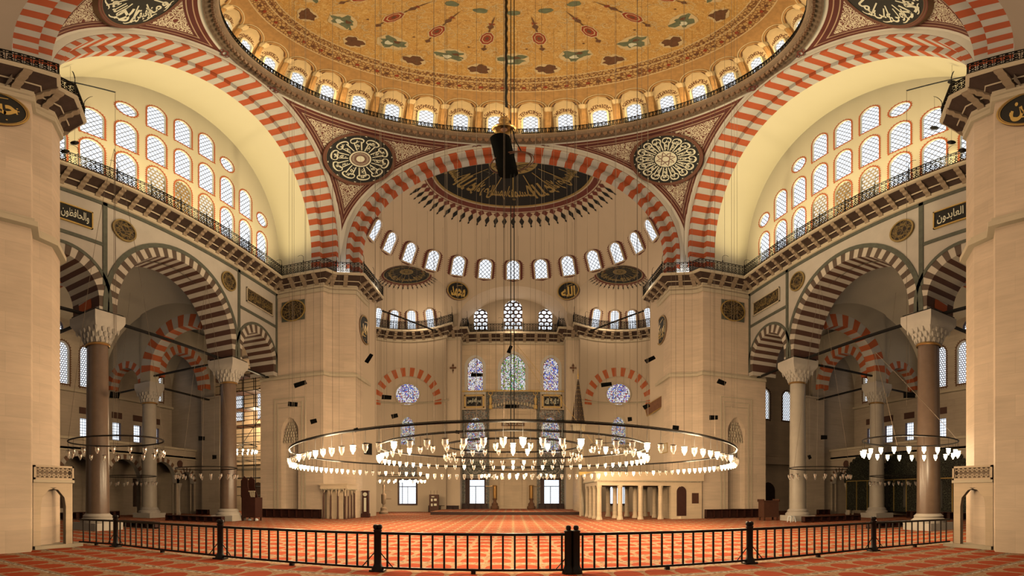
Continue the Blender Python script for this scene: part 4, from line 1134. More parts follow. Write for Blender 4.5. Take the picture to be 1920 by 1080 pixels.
for lpq, pm, lab, b in ALT:
    cx = sum(p[0] for p in lpq) / len(lpq); mt = FY(0, 52.5, 0)
    w = window(mt, lpq, pm, lab, .30, border=None, rev='moulding')
    if 'barred' in lab:
        fr = MB(); x0, x1 = min(p[0] for p in lpq), max(p[0] for p in lpq)
        for bx in ((x0 - .18, .85, x0, 3.9), (x1, .85, x1 + .18, 3.9), (x0 - .18, 3.75, x1 + .18, 3.95), (x0 - .18, .8, x1 + .18, .95)): fr.box((bx[0], bx[1], -.1), (bx[2], bx[3], .1), 0, mt)
        fr.box((cx - .03, .95, -.2), (cx + .03, 3.0, -.12), 1, mt); fr.box((x0, 2.95, -.2), (x1, 3.03, -.12), 1, mt); fr.box((x0, .95, -.24), (x0 + .28, 3.75, -.1), 0, mt)
        fr.build('wooden_frame', ['dark_wood', 'iron'], w)
    elif 'stained' in lab or 'blue' in lab:
        fr = MB(); g1 = grow(lpq, .04); g2 = grow(lpq, .34)
        fr.strip([mt @ Vector((x, y, .04)) for x, y in g1], [mt @ Vector((x, y, .04)) for x, y in g2]); fr.strip([mt @ Vector((x, y, .04)) for x, y in g2], [mt @ Vector((x, y, 0)) for x, y in g2]); fr.build('stone_surround', 'white_band' if 'tiled' not in lab else 'iznik_tile', w)
# tiled panels
for s in (-1, 1):
    mb = MB(); mt = FY(s * 4.1, 52.46, 0)
    mb.face([(-1.5, .2), (1.5, .2), (1.5, 12.2), (-1.5, 12.2)], mt, 0, 0, [[(x - s * 4.1, y) for x, y in grow(rel(s * 4.1, 7.0, 2.0, 4.3, .4), .30)], [(-1.13, .8), (1.13, .8), (1.13, 3.97), (-1.13, 3.97)]])
    for w_ in (1.5, 1.38, 1.30): mb.strip([mt @ Vector(p) for p in ((-w_, .2, .05), (-w_, 12.2, .05), (w_, 12.2, .05), (w_, .2, .05))], [mt @ Vector(p) for p in ((-w_ + .05, .2, .05), (-w_ + .05, 12.15, .05), (w_ - .05, 12.15, .05), (w_ - .05, .2, .05))], 1, False)
    t = tag(mb.build('tilework', ['iznik_tile', 'green_marble']), 'tall blue-grey tiled panel %s of the altar niche' % NS[s], 'tilework', 'tiled panels flanking the altar niche')
    # round calligraphy tile
    mt2 = FY(s * 4.1, 52.38, 5.35); c = MB(); c.prism(circ(1.12, 40), 0, .05, 0, mt2)
    for i in range(12):
        a = 2 * pi * i / 12; put_text(c, ['الله', 'محمد', 'رب'][i % 3], .48, .34, mt2, .76 * cos(a), .76 * sin(a), a - pi / 2, .07, 1)
        stroke(c, [(.3 * cos(a), .3 * sin(a)), (1.0 * cos(a + .15), 1.0 * sin(a + .15))], .035, mt2, .065, 1)
    c.strip([mt2 @ Vector((x, y, .07)) for x, y in circ(1.05, 40)], [mt2 @ Vector((x, y, .07)) for x, y in circ(1.12, 40)], 1)
    tag(c.build('tile_roundel', ['green_marble', 'grey_stripe']), 'round dark tile of calligraphy on the %s tiled panel' % NS[s], 'tile roundel', 'calligraphy tiles beside the altar niche')
    mt3 = FY(s * 4.25, 52.44, 13.25)
    t = empty('inscription_plate', mt3.translation, 'black plate with cream script above the %s tiled panel' % NS[s], 'plaque', 'plates above the tiled panels')
    d = MB(); d.box((-.85, -.55, 0), (.85, .55, .06), 0, mt3); d.build('plate', 'black_paint', t)
    d = MB()
    for bx in ((-1.1, -.8, 1.1, -.66), (-1.1, .66, 1.1, .8), (-1.1, -.8, -.96, .8), (.96, -.8, 1.1, .8)): d.box((bx[0], bx[1], 0), (bx[2], bx[3], .12), 0, mt3)
    d.build('frame', 'spark_gold', t)
    d = MB(); put_text(d, 'بسم الله الرحمن' if s < 0 else 'لا اله الا الله', 1.5, .75, mt3, 0, 0, 0, .08, bold=.03); d.build('calligraphy', 'letter_cream', t)
# mihrab
t = empty('prayer_niche', (0, 52.2, 0), 'tall marble prayer niche with carved stalactite head in the altar wall', 'prayer niche')
mt = FY(0, 52.45, 0); mb = MB()
nl = [(-1.0, .3), (1.0, .3), (1.0, 5.6), (.8, 6.4), (.5, 7.2), (.2, 7.9), (0, 8.3), (-.2, 7.9), (-.5, 7.2), (-.8, 6.4), (-1.0, 5.6)]
mb.face([(-2.5, .25), (2.5, .25), (2.5, 12.3), (-2.5, 12.3)], mt, .06, 0, [nl])
mb.strip([mt @ Vector(p) for p in ((-2.5, .25, .06), (-2.5, 12.3, .06), (2.5, 12.3, .06), (2.5, .25, .06))], [mt @ Vector(p) for p in ((-2.5, .25, -.05), (-2.5, 12.3, -.05), (2.5, 12.3, -.05), (2.5, .25, -.05))], 0, False)
for w_, h_ in ((2.35, 12.0), (2.15, 11.7), (1.6, 9.6), (1.5, 9.4)):
    for bx in ((-w_, .3, -w_ + .07, h_), (w_ - .07, .3, w_, h_), (-w_, h_ - .07, w_, h_)): mb.box((bx[0], bx[1], .06), (bx[2], bx[3], .12), 0, mt)
mb.build('marble_surround', 'wall_stone', t)
mb = MB()
def nic(u, v):
    a = pi * u; y = .3 + 8.0 * v; hw = 1.0 if v < .66 else 1.0 * max(0.0, 1 - ((v - .66) / .34) ** 1.3)
    return mt @ Vector((-hw * cos(a), y, -.9 * hw * sin(a) + .05))
mb.grid(nic, 20, 40); mb.build('niche_recess', 'wall_stone', t, smooth=40)
mb = MB()
for r_ in range(9):
    n_ = 9 - r_; hw = .95 * (1 - r_ / 9.5)
    for j in range(n_): x = hw * (2 * (j + .5) / n_ - 1); mb.lathe([(0, -.16), (.08, 0), (.11, .14), (0, .2)], (x, 52.45 + .35 * (1 - (x / 1.0) ** 2) * (1 - r_ / 9), 5.75 + r_ * .27), 5)
mb.build('stalactite_head', 'bracket_stone', t)
mb = MB(); mt2 = FY(0, 52.36, 10.6); mb.box((-1.25, -.42, 0), (1.25, .42, .05), 0, mt2)
put_text(mb, 'كلما دخل عليها زكريا المحراب', 2.3, .34, mt2, 0, .19, 0, .07, 1, bold=.03); put_text(mb, 'وجد عندها رزقا', 2.1, .3, mt2, 0, -.2, 0, .07, 1, bold=.03); mb.box((-1.2, -.02, .05), (1.2, .0, .07), 1, mt2)
mb.build('script_panel', ['brown_motif', 'letter_cream'], t)
mb = MB()
for i in range(15): x = -2.2 + i * .314; mb.lathe([(0, -.1), (.12, 0), (.15, .22), (.04, .34 + .10 * cos(i))], (x, 52.3, 12.45 + .45 * cos((i - 7) / 7 * 1.5)), 6)
mb.build('carved_cresting', 'moulding', t)
mb = MB()
for s in (-1, 1): mb = MB(); mb.lathe([(.0, 0), (.22, .05), (.2, .5), (.1, .6), (.16, 1.0), (.2, 1.25), (.07, 1.5), (.05, 1.8)], (s * 2.45, 52.2, 12.2), 12); mb.tube([(s * 2.45 + .24 * cos(a), 52.2, 14.2 + .24 * sin(a)) for a in [2 * pi * i / 14 for i in range(14)]], .045, 5, closed=True); mb.build('gilt_finial', 'spark_gold', t, smooth=40)
mb = MB(); mt2 = FY(0, 52.42, 0); mb.face([(-2.95, 12.1), (2.95, 12.1), (2.95, 14.35), (-2.95, 14.35)], mt2); 
for w_, z1 in ((2.95, 14.35), (2.75, 14.15)): mb.strip([mt2 @ Vector(p) for p in ((-w_, 12.1, .04), (-w_, z1, .04), (w_, z1, .04), (w_, 12.1, .04))], [mt2 @ Vector(p) for p in ((-w_ + .08, 12.1, .04), (-w_ + .08, z1 - .08, .04), (w_ - .08, z1 - .08, .04), (w_ - .08, 12.1, .04))], 1, False)
tag(mb.build('tilework', ['iznik_tile', 'green_marble']), 'wide patterned tile panel above the prayer niche', 'tilework', 'tiled panels flanking the altar niche')
mb = MB(); mb.box((-5.6, 52.3, 14.1 + .35), (5.6, 52.5, 14.1 + .5)); structure(mb.build('trim_30', 'spark_gold'), 'thin golden moulding under the stained altar windows', 'moulding')
# platform in front of the altar wall
mb = MB(); mb.box((-7.4, 42.6, 0), (7.4, 52.4, .32), 0); mb.box((-7.4, 42.56, .02), (7.4, 42.6, .30), 1)
structure(mb.build('floor_platform', ['carpet', 'dark_wood']), 'low carpeted platform in front of the altar wall', 'platform')

# windows round the half dome, on the sphere
def onS(cx, cy, cz, R, az, z): r = sqrt(R * R - (z - cz) ** 2); return Vector((cx + r * sin(az), cy + r * cos(az), z))
for i in range(-6, 7):
    az = i * .252; z = 28.75; p = onS(0, 37, ZA, 12.0, az, z); n = (Vector((0, 37, ZA)) - p).normalized(); u = Vector((cos(az), -sin(az), 0)); v = n.cross(u)
    mt = frame(p - v * 1.1 + n * .06, u, v)
    lab = 'arched window around the half dome, %s' % ('straight above the altar' if i == 0 else '%s %s of its centre' % (ORD[abs(i) - 1], 'left' if i < 0 else 'right'))
    window(mt, archloop(1.2, 2.35, 8), 'pane_lattice', lab, proud=True, border='teeth', bcol='dark_red', rev='plaster', bw=.20, teeth=.24, group='arched windows around the half dome')
for s in (-1, 1):
    for j, az in enumerate((-.85, -.48, -.12, .28)):
        az = -s * az
        p = onS(s * 10.2, 45.2, 22.0, 5.6, az, 23.5); n = (Vector((s * 10.2, 45.2, 22.0)) - p).normalized(); u = Vector((cos(az), -sin(az), 0)); v = n.cross(u)
        mt = frame(p - v * 1.15 + n * .12, u, v)
        window(mt, archloop(.85, 2.35, 8), 'pane_grid', 'small arched window in the %s curved recess, %s from the altar' % (NS[s], ORD[3 - j]), proud=True, border='teeth', bcol='dark_red', rev='plaster', bw=.12, teeth=.18, group='windows of the curved recesses')
# rosettes painted in the half domes
def inside_apse(p):
    return (math.hypot(p.x, p.y - 37) < 11.75) if p.z < ZA else ((p - Vector((0, 37, ZA))).length < 11.8)
def rosette(name, c, R, tilt, rad, label, n=36, dirc=0):
    mb = MB()
    def f(x, y, lift=.05):        # x,y = tangent coordinates from the zenith, y towards the viewer side negative
        rr = math.hypot(x, y); a = atan2(x, y); th = rr / (R)
        q = Vector((sin(th) * sin(a), sin(th) * cos(a), cos(th))); q = Matrix.Rotation(tilt, 3, 'X') @ q; q = Matrix.Rotation(dirc, 3, 'Z') @ q
        return Vector(c) + q * (R - lift)
    g = lambda L_: (lambda x, y: f(x, y, L_))
    def disk(r0, r1, mi, lf, m=64, k=4):
        mb.grid(lambda u, v: f((r0 + (r1 - r0) * v) * cos(2 * pi * u), (r0 + (r1 - r0) * v) * sin(2 * pi * u), lf), m, k, mi)
    disk(0.0, rad * .30, 1, .05); disk(rad * .3, rad, 0, .05, 64, 6); disk(rad, rad * 1.03, 1, .06, 64, 1); disk(rad * 1.05, rad * 1.13, 2, .06, 64, 2); disk(rad * 1.15, rad * 1.16, 2, .06, 64, 1)
    for i in range(n):
        a = 2 * pi * i / n
        for r0, r1, w_, mi in ((1.14, 1.26, .045, 2), (1.24, 1.42, .030, 3), (1.40, 1.46, .012, 3)):
            q = [(rad * r0 * cos(a), rad * r0 * sin(a)), (rad * (r0 + r1) / 2 * cos(a + w_), rad * (r0 + r1) / 2 * sin(a + w_)), (rad * r1 * cos(a), rad * r1 * sin(a)), (rad * (r0 + r1) / 2 * cos(a - w_), rad * (r0 + r1) / 2 * sin(a - w_))]
            mb.add([f(x, y, .06) for x, y in q], [(0, 1, 2, 3)], mi)
    for i in range(16):
        a = 2 * pi * i / 16
        stroke(mb, [(rad * .34 * cos(a), rad * .34 * sin(a)), (rad * .8 * cos(a), rad * .8 * sin(a))], .10 * rad / 6, None, fn=g(.08), mi=1)
        put_text(mb, ['السموات', 'والارض', 'الله', 'يمسك'][i % 4], rad * .34, rad * .3, None, rad * .72 * cos(a + .2), rad * .72 * sin(a + .2), a + .2 + pi / 2, 0, 1, fn=g(.08))
        stroke(mb, [(rad * .27 * cos(a), rad * .27 * sin(a)), (rad * .1 * cos(a + 1.5), rad * .1 * sin(a + 1.5))], .09 * rad / 6, None, fn=g(.08), mi=0)
    big = R > 8; keep = []
    for i_, f_ in enumerate(mb.f):
        c_ = sum((Vector(mb.v[j]) for j in f_), Vector()) / len(f_)
        if (big and c_.y > 37.02) or (not big and not inside_apse(c_)): keep.append(i_)
    mb.f = [mb.f[i_] for i_ in keep]; mb.m = [mb.m[i_] for i_ in keep]; mb.uv = [mb.uv[i_] for i_ in keep]
    structure(mb.build(name, ['black_paint', 'dim_gold', 'dark_red', 'black_paint']), label, 'painted rosette', 'painted rosettes in the half domes')
rosette('ceiling_rosette_trim', (0, 37, ZA), 12.0, 0, 12.0 * .53, 'large black and gold script rosette at the top of the half dome', 60)
for s in (-1, 1): rosette('ceiling_rosette_trim', (s * 10.2, 45.2, 22.0), 5.6, 0, 5.6 * .40, 'black and gold rosette in the small half dome on the %s' % NS[s], 36)
# two name roundels in the half dome
for s, txt, nm in ((-1, 'محمد', 'left'), (1, 'الله', 'right')):
    p = onY(962 + s * 105.5, 547, 47.6); n = (Vector((0, 40, ZA - 2)) - p).normalized(); u = Vector((0, 0, 1)).cross(n).normalized()
    # push the disc back to the surface of the half dome
    d_ = Vector((p.x, p.y - 37, 0)); R_ = sqrt(144 - (p.z - ZA) ** 2); k_ = (R_ - .12) / d_.length; p = Vector((p.x * k_, 37 + (p.y - 37) * k_, p.z)); n = (Vector((0, 37, ZA)) - p).normalized(); u = Vector((0, 0, 1)).cross(n).normalized(); p = p + n * .15
    roundel('name_roundel', frame(p, u, n.cross(u)), 1.15, 'black roundel with the golden name beneath the half dome windows, %s one' % nm, txt, group='name roundels')

# ------------------------------------------------------------------ decoration of the curved recesses at ground level
def onE(s, az, z, d=0): return Vector((s * (10.2 - (5.6 - d) * sin(az)), 45.2 + (5.6 - d) * cos(az), z))
for s in (-1, 1):
    mb = MB(); C0 = .0; n = 23; Ri, Re = 3.05, 3.95; zc = 12.5
    azc = -.20
    for i in range(n):
        for sb in range(3):
            t0, t1 = pi * (i + sb / 3) / n, pi * (i + (sb + 1) / 3) / n
            q = []
            for tt in (t0, t1):
                for r_ in (Ri, Re): q.append(onE(s, azc + r_ * cos(tt) / 5.6, zc + r_ * 1.22 * sin(tt), .06))
            mb.add(q, [(0, 1, 3, 2)], i % 2)
    ar = structure(mb.build('blind_arch_trim', ['red_stripe', 'plaster'] if s < 0 else ['red_stripe', 'plaster']), 'red and cream striped blind arch in the %s curved recess' % NS[s], 'arch', 'blind arches of the recesses')
    mb = MB(); mb.grid(lambda u, v: onE(s, -1.3 + 2.0 * u, 12.75 + .25 * v, .12 * (1 - abs(2 * v - 1)) + .02), 30, 2); mb.build('string_course', 'moulding', ar)
    # round stained window, pointed window, floor window following the curve
    def cwin(loop, z0, pm, lab, az=azc, fr=.18, fm='moulding', extra=None):
        WN[0] += 1; L2 = grow(loop, fr); F = lambda x, y, d: onE(s, az + x / 5.6, z0 + y, d)
        w = MB(); w.strip([F(x, y, .1) for x, y in loop], [F(x, y, .1) for x, y in L2]); w.strip([F(x, y, .1) for x, y in L2], [F(x, y, -.05) for x, y in L2]); w.strip([F(x, y, .1) for x, y in loop], [F(x, y, .03) for x, y in loop])
        o_ = structure(w.build('window_%d' % WN[0], fm), lab, 'window')
        p = MB(); n_ = len(loop); cx = sum(q[0] for q in loop) / n_; cy = sum(q[1] for q in loop) / n_
        vs = [F(cx, cy, .05)] + [F(x, y, .05) for x, y in loop]; uv = [(cx, cy + z0)] + [(x, y + z0) for x, y in loop]
        p.add(vs, [(0, 1 + i, 1 + (i + 1) % n_) for i in range(n_)], 0, uv); p.build('pane', pm, o_)
        if extra:
            e = MB()
            for x0, y0, x1, y1 in extra: e.add([F(x0, y0, .09), F(x1, y0, .09), F(x1, y1, .09), F(x0, y1, .09)], [(0, 1, 2, 3)])
            e.build('glazing_bars', 'iron', o_)
        return o_
    cwin(circ(1.28, 28), 13.95, 'stained_blue', 'round stained glass window in the %s curved recess' % NS[s], fr=.15)
    cwin(resample(archloop(1.5, 3.3, 8, .5), .4), 7.9, 'stained_mixed', 'pointed stained window below the round one, %s recess' % NS[s], fm='moulding')
    cwin(resample([(-.9, 0), (.9, 0), (.9, 2.75), (-.9, 2.75)], .4), .95, 'pane_grid_fine', 'bright barred window near the floor of the %s recess' % NS[s], fm='dark_wood', extra=((-.9, 1.95, .9, 2.02), (-.02, 0, .03, 2.0), (-.62, 0, -.55, 2.75)))
    pan = MB()
    for z0, z1 in ((4.15, 5.5),):
        pan.grid(lambda u, v: onE(s, azc - .18 + .36 * u, z0 + (z1 - z0) * v, .05), 10, 2)
    tag(pan.build('tilework', 'iznik_tile'), 'dark arched tile panel over the floor window of the %s recess' % NS[s], 'tile panel', 'tile panels of the recesses')
    # bronze fleuron on the pilaster
    mt = FY(s * 6.35, 50.55, 17.0); c = MB()
    for rr, ox, oy in ((.16, 0, 0), (.12, -.24, 0), (.12, .24, 0), (.12, 0, .3), (.1, 0, -.3)): c.prism(circ(rr, 10, ox, oy), 0, .05, 0, mt)
    c.prism([(-.06, -.3), (.06, -.3), (0, -.75)], 0, .05, 0, mt); c.prism([(-.05, .3), (.05, .3), (0, .6)], 0, .05, 0, mt)
    tag(c.build('bronze_fleuron', 'brown_motif'), 'small dark fleuron fixed high on the %s altar pilaster' % NS[s], 'ornament', 'fleurons on the altar pilasters')
# medallions on the far piers
for s in (-1, 1):
    mt = FY(s * 16.6, 33.70, 18.55)
    t = empty('square_medallion', mt.translation, 'dark round medallion in a green square on the %s far pier' % NS[s], 'medallion', 'pier medallions')
    d = MB(); d.box((-1.0, -1.0, 0), (1.0, 1.0, .04), 0, mt); d.build('square', 'green_marble', t)
    d = MB(); d.prism(circ(1.0, 40), .0, .07, 0, mt)
    for k_ in range(12):
        a = pi * k_ / 6; stroke(d, [(.9 * cos(a), .9 * sin(a)), (.35 * cos(a + .5), .35 * sin(a + .5)), (.15 * cos(a), .15 * sin(a))], .03, mt, .08, 1)
    d.build('disc', ['script_dark', 'dim_gold'], t)
    d = MB(); d.strip([mt @ Vector((x, y, .1)) for x, y in circ(.96, 40)], [mt @ Vector((x, y, .1)) for x, y in circ(1.06, 40)]); d.strip([mt @ Vector((x, y, .1)) for x, y in circ(1.06, 40)], [mt @ Vector((x, y, 0)) for x, y in circ(1.06, 40)]); d.build('gilt_ring', 'gold', t)
    mt = FX(s, s * 11.97, 37.55, 17.35)
    roundel('name_roundel', mt, 1.45, 'black name roundel on the inner face of the %s far pier' % NS[s], 'عمر' if s < 0 else 'ابو بكر', group='name roundels')
    mt = FX(s, s * 12.46, 6.55, 18.9)
    roundel('name_roundel', mt, 1.3, 'cut off gold rimmed black roundel at the %s edge of the view' % NS[s], 'حسن' if s < 0 else 'حسين', group='name roundels')
# ------------------------------------------------------------------ side aisles
for s in (-1, 1):
    BX = FX(-1, -31.0, 0, 0)
    AW = []
    for yc in (10.6, 13.2, 20.2, 22.7, 25.2, 34.0): AW.append(([(x + yc, y + 11.9) for x, y in archloop(1.35, 4.0, 8, .1)], 'pane_dots', yc, 'tall'))
    for yc in (12.5, 16.2, 21.5, 25.0, 28.6, 31.2, 33.6): AW.append(([(yc - .5, 7.2), (yc + .5, 7.2), (yc + .5, 8.9), (yc - .5, 8.9)], 'pane_grid', yc, 'small'))
    for yc in (22.0,): AW.append(([(x + yc, y + 17.2) for x, y in circ(.8, 16)], 'pane_dots', yc, 'round'))
    mb = MB(); mb.face([(3, 0), (36.2, 0), (36.2, 21.5), (3, 21.5)], BX, 0, 0, [a[0] for a in AW])
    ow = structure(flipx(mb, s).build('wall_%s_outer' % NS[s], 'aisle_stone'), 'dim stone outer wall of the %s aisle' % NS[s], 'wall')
    for i, (lp, pm, yc, k_) in enumerate(AW):
        mt = FX(s, s * 31.0, 0, 0); loc = [((x) if s < 0 else -x, y) for x, y in lp]
        window(mt, loc, pm, '%s window in the %s aisle wall, %s from the near end' % ({'tall': 'tall honeycomb', 'small': 'small square', 'round': 'round'}[k_], NS[s], ORD[i % 7 if i > 5 else i]), .3, border='teeth' if k_ == 'tall' else None, bcol='brown_paint', rev='moulding' if k_ == 'tall' else 'dark_wood', bw=.12)
    mb = MB()
    for z0 in (11.2,): mb.box((-31.0, 3, z0), (-30.75, 36.2, z0 + .25))
    flipx(mb, s).build('string_course', 'moulding', ow)
    mb = MB()
    for yc in (16.2, 21.5, 25.0, 28.6, 31.2, 33.6): mb.box((-31.0, yc - .6, 9.3), (-30.95, yc + .6, 9.9))
    flipx(mb, s).build('script_plates', 'maroon_stripe', ow)
    # end wall of the aisle with the pier before it
    mb = MB(); P = [(-31, 36.0), (-26.6, 36.0)]; mb.box((-31, 36.0, 0), (-25.9, 36.3, 21.5)); mb.box((-26.9, 35.5, 0), (-24.9, 36.6, ZS - .6)); mb.box((-27.0, 35.4, ZS - .75), (-24.8, 36.7, ZS - .55))
    structure(flipx(mb, s).build('wall_%s_aisle_end' % NS[s], 'aisle_stone'), 'stone end wall and pier closing the %s aisle bay' % NS[s], 'wall')
    # gallery arcade along the outer wall
    mb = MB(); ay = [8.3, 12.9, 17.5, 22.1, 26.7, 31.3, 34.6]
    out = [(36.0, 6.45), (5.8, 6.45)]; zsp = 3.1
    prev = 5.8
    for yc in ay:
        r_ = 1.85 if yc < 34 else 1.1
        out += [(yc - r_, 0)] + [(yc - r_ * cos(pi * i / 14), zsp + r_ * 1.08 * sin(pi * i / 14)) for i in range(15)] + [(yc + r_, 0)]
    out[2:2] = [(5.8, 0)]; out += [(36.0, 0)]
    mb.face(out, FX(-1, -28.0, 0, 0), 0, 0); mb.face(out, FX(-1, -28.45, 0, 0), 0, 0)
    mb.box((-31, 5.8, 5.6), (-28.0, 36, 5.8), 0); mb.box((-28.1, 5.8, 6.4), (-27.85, 36, 6.6), 1); mb.box((-28.1, 5.8, 5.5), (-27.9, 36, 5.62), 1)
    ga = structure(flipx(mb, s).build('gallery_wall_%s' % NS[s], ['aisle_stone', 'moulding']), 'low arcaded stone gallery along the %s aisle' % NS[s], 'gallery')
    vo = MB(); ci = MB()
    for yc in ay:
        r_ = 1.85 if yc < 34 else 1.1; n_ = 19
        for i in range(n_):
            t0, t1 = pi * i / n_, pi * (i + 1) / n_
            q = [(-27.96, yc - rr * cos(t), zsp + rr * 1.08 * sin(t)) for t in (t0, t1) for rr in (r_, r_ + .38)]
            vo.add(q, [(0, 1, 3, 2)], i % 2)
        vo.strip([(-28.0, yc - r_ * cos(pi * i / 14), zsp + r_ * 1.08 * sin(pi * i / 14)) for i in range(15)], [(-28.45, yc - r_ * cos(pi * i / 14), zsp + r_ * 1.08 * sin(pi * i / 14)) for i in range(15)], 0, False)
        ci.prism(circ(.38, 16, yc + 2.3, 5.0), .02, .08, 0, FX(-1, -28.0, 0, 0))
    flipx(vo, s).build('voussoirs', ['cream_stripe', 'brown_paint'], ga); flipx(ci, s).build('marble_discs', 'maroon_stripe', ga)
    cm = MB(); cm.lathe([(.2, 0), (.22, .2), (.15, .3), (.14, 2.35), (.16, 2.4), (.22, 2.75), (.3, 2.95), (.3, 3.1)], (0, 0, 0), 14); CMM = cm.mesh('gallery_column', 'grey_column', 35)
    for i, yc in enumerate(ay[:-1]): inst('colonnette', CMM, ga, Matrix.Translation((s * 28.1, yc + 2.3, 0)))
    if s > 0:
        # green patterned loge doors under the right gallery
        for i, yc in enumerate(ay[1:-1]):
            t = empty('latticed_screen', (27.8, yc, 0), 'dark green latticed screen filling the %s arch of the right gallery' % ORD[i], 'screen', 'green latticed screens')
            g = MB(); mt = FX(1, 27.82, yc, 0); g.face([(-2.1, .5)] + [(2.1, .5)] + [(2.1 * cos(pi * j / 14), 3.1 + 2.3 * sin(pi * j / 14)) for j in range(15)], mt)
            for j in range(16): 
                a = pi * (j + .5) / 16; g.prism(circ(.22, 8, 2.2 * cos(a), 3.1 + 2.4 * sin(a)), 0, .04, 0, mt)
            g.build('lattice_panel', 'green_grille', t)
            f = MB()
            for x in (-2.1, -.7, .7, 2.04): f.box((x, .5, 0), (x + .07, 3.3, .06), 0, mt)
            f.box((-2.1, 3.25, 0), (2.1, 3.33, .06), 0, mt); f.build('brass_strips', 'gold', t)
            if i in (2, 3):
                for x_ in ((-.5,) if i == 2 else (-1.6, .4)): e = MB(); e.box((x_, .9, .0), (x_ + .3, 3.1, .03), 0, mt); e.build('lit_lattice', 'pane_grid', t)
    # floor level dark openings behind the arches
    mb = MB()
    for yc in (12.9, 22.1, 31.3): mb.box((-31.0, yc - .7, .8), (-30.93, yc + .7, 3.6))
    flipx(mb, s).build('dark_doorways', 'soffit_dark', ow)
    # sail vaults over the bays
    for (y0, y1, x0, x1, zb) in ((3.2, 16.0, -31, -18.9, 12.5), (16.0, 27.9, -31, -18.9, 12.6), (27.9, 36.1, -31, -18.9, 13.2)):
        cx, cy = (x0 + x1) / 2, (y0 + y1) / 2; RR = math.hypot((x1 - x0) / 2, (y1 - y0) / 2)
        mb = MB(); mb.grid(lambda u, v: ((x0 + (x1 - x0) * u), (y0 + (y1 - y0) * v), zb + .95 * sqrt(max(0, RR ** 2 - (x0 + (x1 - x0) * u - cx) ** 2 - (y0 + (y1 - y0) * v - cy) ** 2))), 28, 28)
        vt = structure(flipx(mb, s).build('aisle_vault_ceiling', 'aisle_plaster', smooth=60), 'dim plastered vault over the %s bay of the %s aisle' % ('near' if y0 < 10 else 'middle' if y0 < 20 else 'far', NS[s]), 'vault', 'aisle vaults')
    # red and white arches across and along the aisle
    def aisle_arch(p0, p1, r_in, th, zc, depth, label, m0='red_stripe', m1='grey_stripe', n=21, fill=21.3, cap=True):
        a, b = Vector(p0), Vector(p1); d = (b - a).normalized(); nn = Vector((-d.y, d.x)); c = (a + b) / 2; L_ = (b - a).length / 2
        mb = MB(); re = r_in + th
        def pt(t, r, w_): return (c.x + d.x * (-r * cos(t)) + nn.x * w_, c.y + d.y * (-r * cos(t)) + nn.y * w_, zc + 1.08 * r * sin(t))
        for i in range(n):
            for sb in range(2):
                t0, t1 = pi * (i + sb / 2) / n, pi * (i + sb / 2 + .5) / n; mi = i % 2
                for w_ in (depth / 2, -depth / 2): mb.add([pt(t0, r_in, w_), pt(t0, re, w_), pt(t1, re, w_), pt(t1, r_in, w_)], [(0, 1, 2, 3)], mi)
                mb.add([pt(t0, r_in, -depth / 2), pt(t0, r_in, depth / 2), pt(t1, r_in, depth / 2), pt(t1, r_in, -depth / 2)], [(0, 1, 2, 3)], mi)
        for w_ in (depth / 2 - .02, -depth / 2 + .02):
            pl = [pt(pi * i / 20, re - .02, w_) for i in range(21)]; top = [(p[0], p[1], fill) for p in pl]; mb.strip(pl, top, 2, False)
            e0 = (a.x + nn.x * w_, a.y + nn.y * w_); e1 = (b.x + nn.x * w_, b.y + nn.y * w_)
            if L_ > re + .03: mb.add([(*e0, zc), pl[0], (*pl[0][:2], fill), (*e0, fill)], [(0, 1, 2, 3)], 2); mb.add([(*e1, zc), pl[-1], (*pl[-1][:2], fill), (*e1, fill)], [(0, 1, 2, 3)], 2)
        return structure(flipx(mb, s).build('aisle_arch_beam', [m0, m1, 'aisle_plaster']), label, 'arch', 'striped aisle arches')
    for yy, nm in ((15.98, 'near'), (27.92, 'far')):
        aisle_arch((-18.9, yy), (-26.5, yy), 3.1, 1.0, ZS + .4, 1.1, '%s red striped arch across the %s aisle' % (nm, NS[s]), fill=21.3)
        aisle_arch((-26.8, yy), (-31.0, yy), 1.65, .6, ZS - .5, .9, '%s small striped arch against the outer wall of the %s aisle' % (nm, NS[s]), fill=21.3, n=15)
    fb = MB()
    for yy in (15.98, 27.92): fb.box((-26.95, yy - .5, ZS - .62), (-25.85, yy + .5, 20.5))
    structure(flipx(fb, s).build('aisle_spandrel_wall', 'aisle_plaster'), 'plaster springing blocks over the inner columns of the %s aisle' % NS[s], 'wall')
    aisle_arch((-26.4, 28.6), (-26.4, 35.5), 2.75, .75, ZS + .2, .9, 'lengthwise red striped arch deep in the %s aisle' % NS[s], fill=18.2)
    # bay beyond, beside the apse
    mb = MB(); wl = [(-34, 0), (-19.6, 0), (-19.6, 21), (-34, 21)]
    hl = [[(x - 26.6, y + 11.2) for x, y in archloop(1.25, 3.8, 8, .1)], [(x - 29.6, y + 11.2) for x, y in archloop(1.25, 3.8, 8, .1)], [(x - 27.0, y) for x, y in archloop(1.8, 3.4, 8, .1, y0=.1)]]
    mb.face(wl, FY(0, 46, 0), 0, 0, hl[:2]); mb.add([(-34, 36.3, 0), (-34, 46, 0), (-34, 46, 21), (-34, 36.3, 21)], [(0, 1, 2, 3)]); mb.add([(-34, 36.3, 17.5), (-34, 46, 17.5), (-19.6, 46, 17.5), (-19.6, 36.3, 17.5)], [(0, 1, 2, 3)])
    mb.add([(-19.6, 40.5, 0), (-19.6, 46, 0), (-19.6, 46, 21), (-19.6, 40.5, 21)], [(0, 1, 2, 3)]); mb.box((-34, 45.0, 5.6), (-19.6, 46, 6.6)); mb.box((-34, 44.9, 6.55), (-19.6, 46, 6.7))
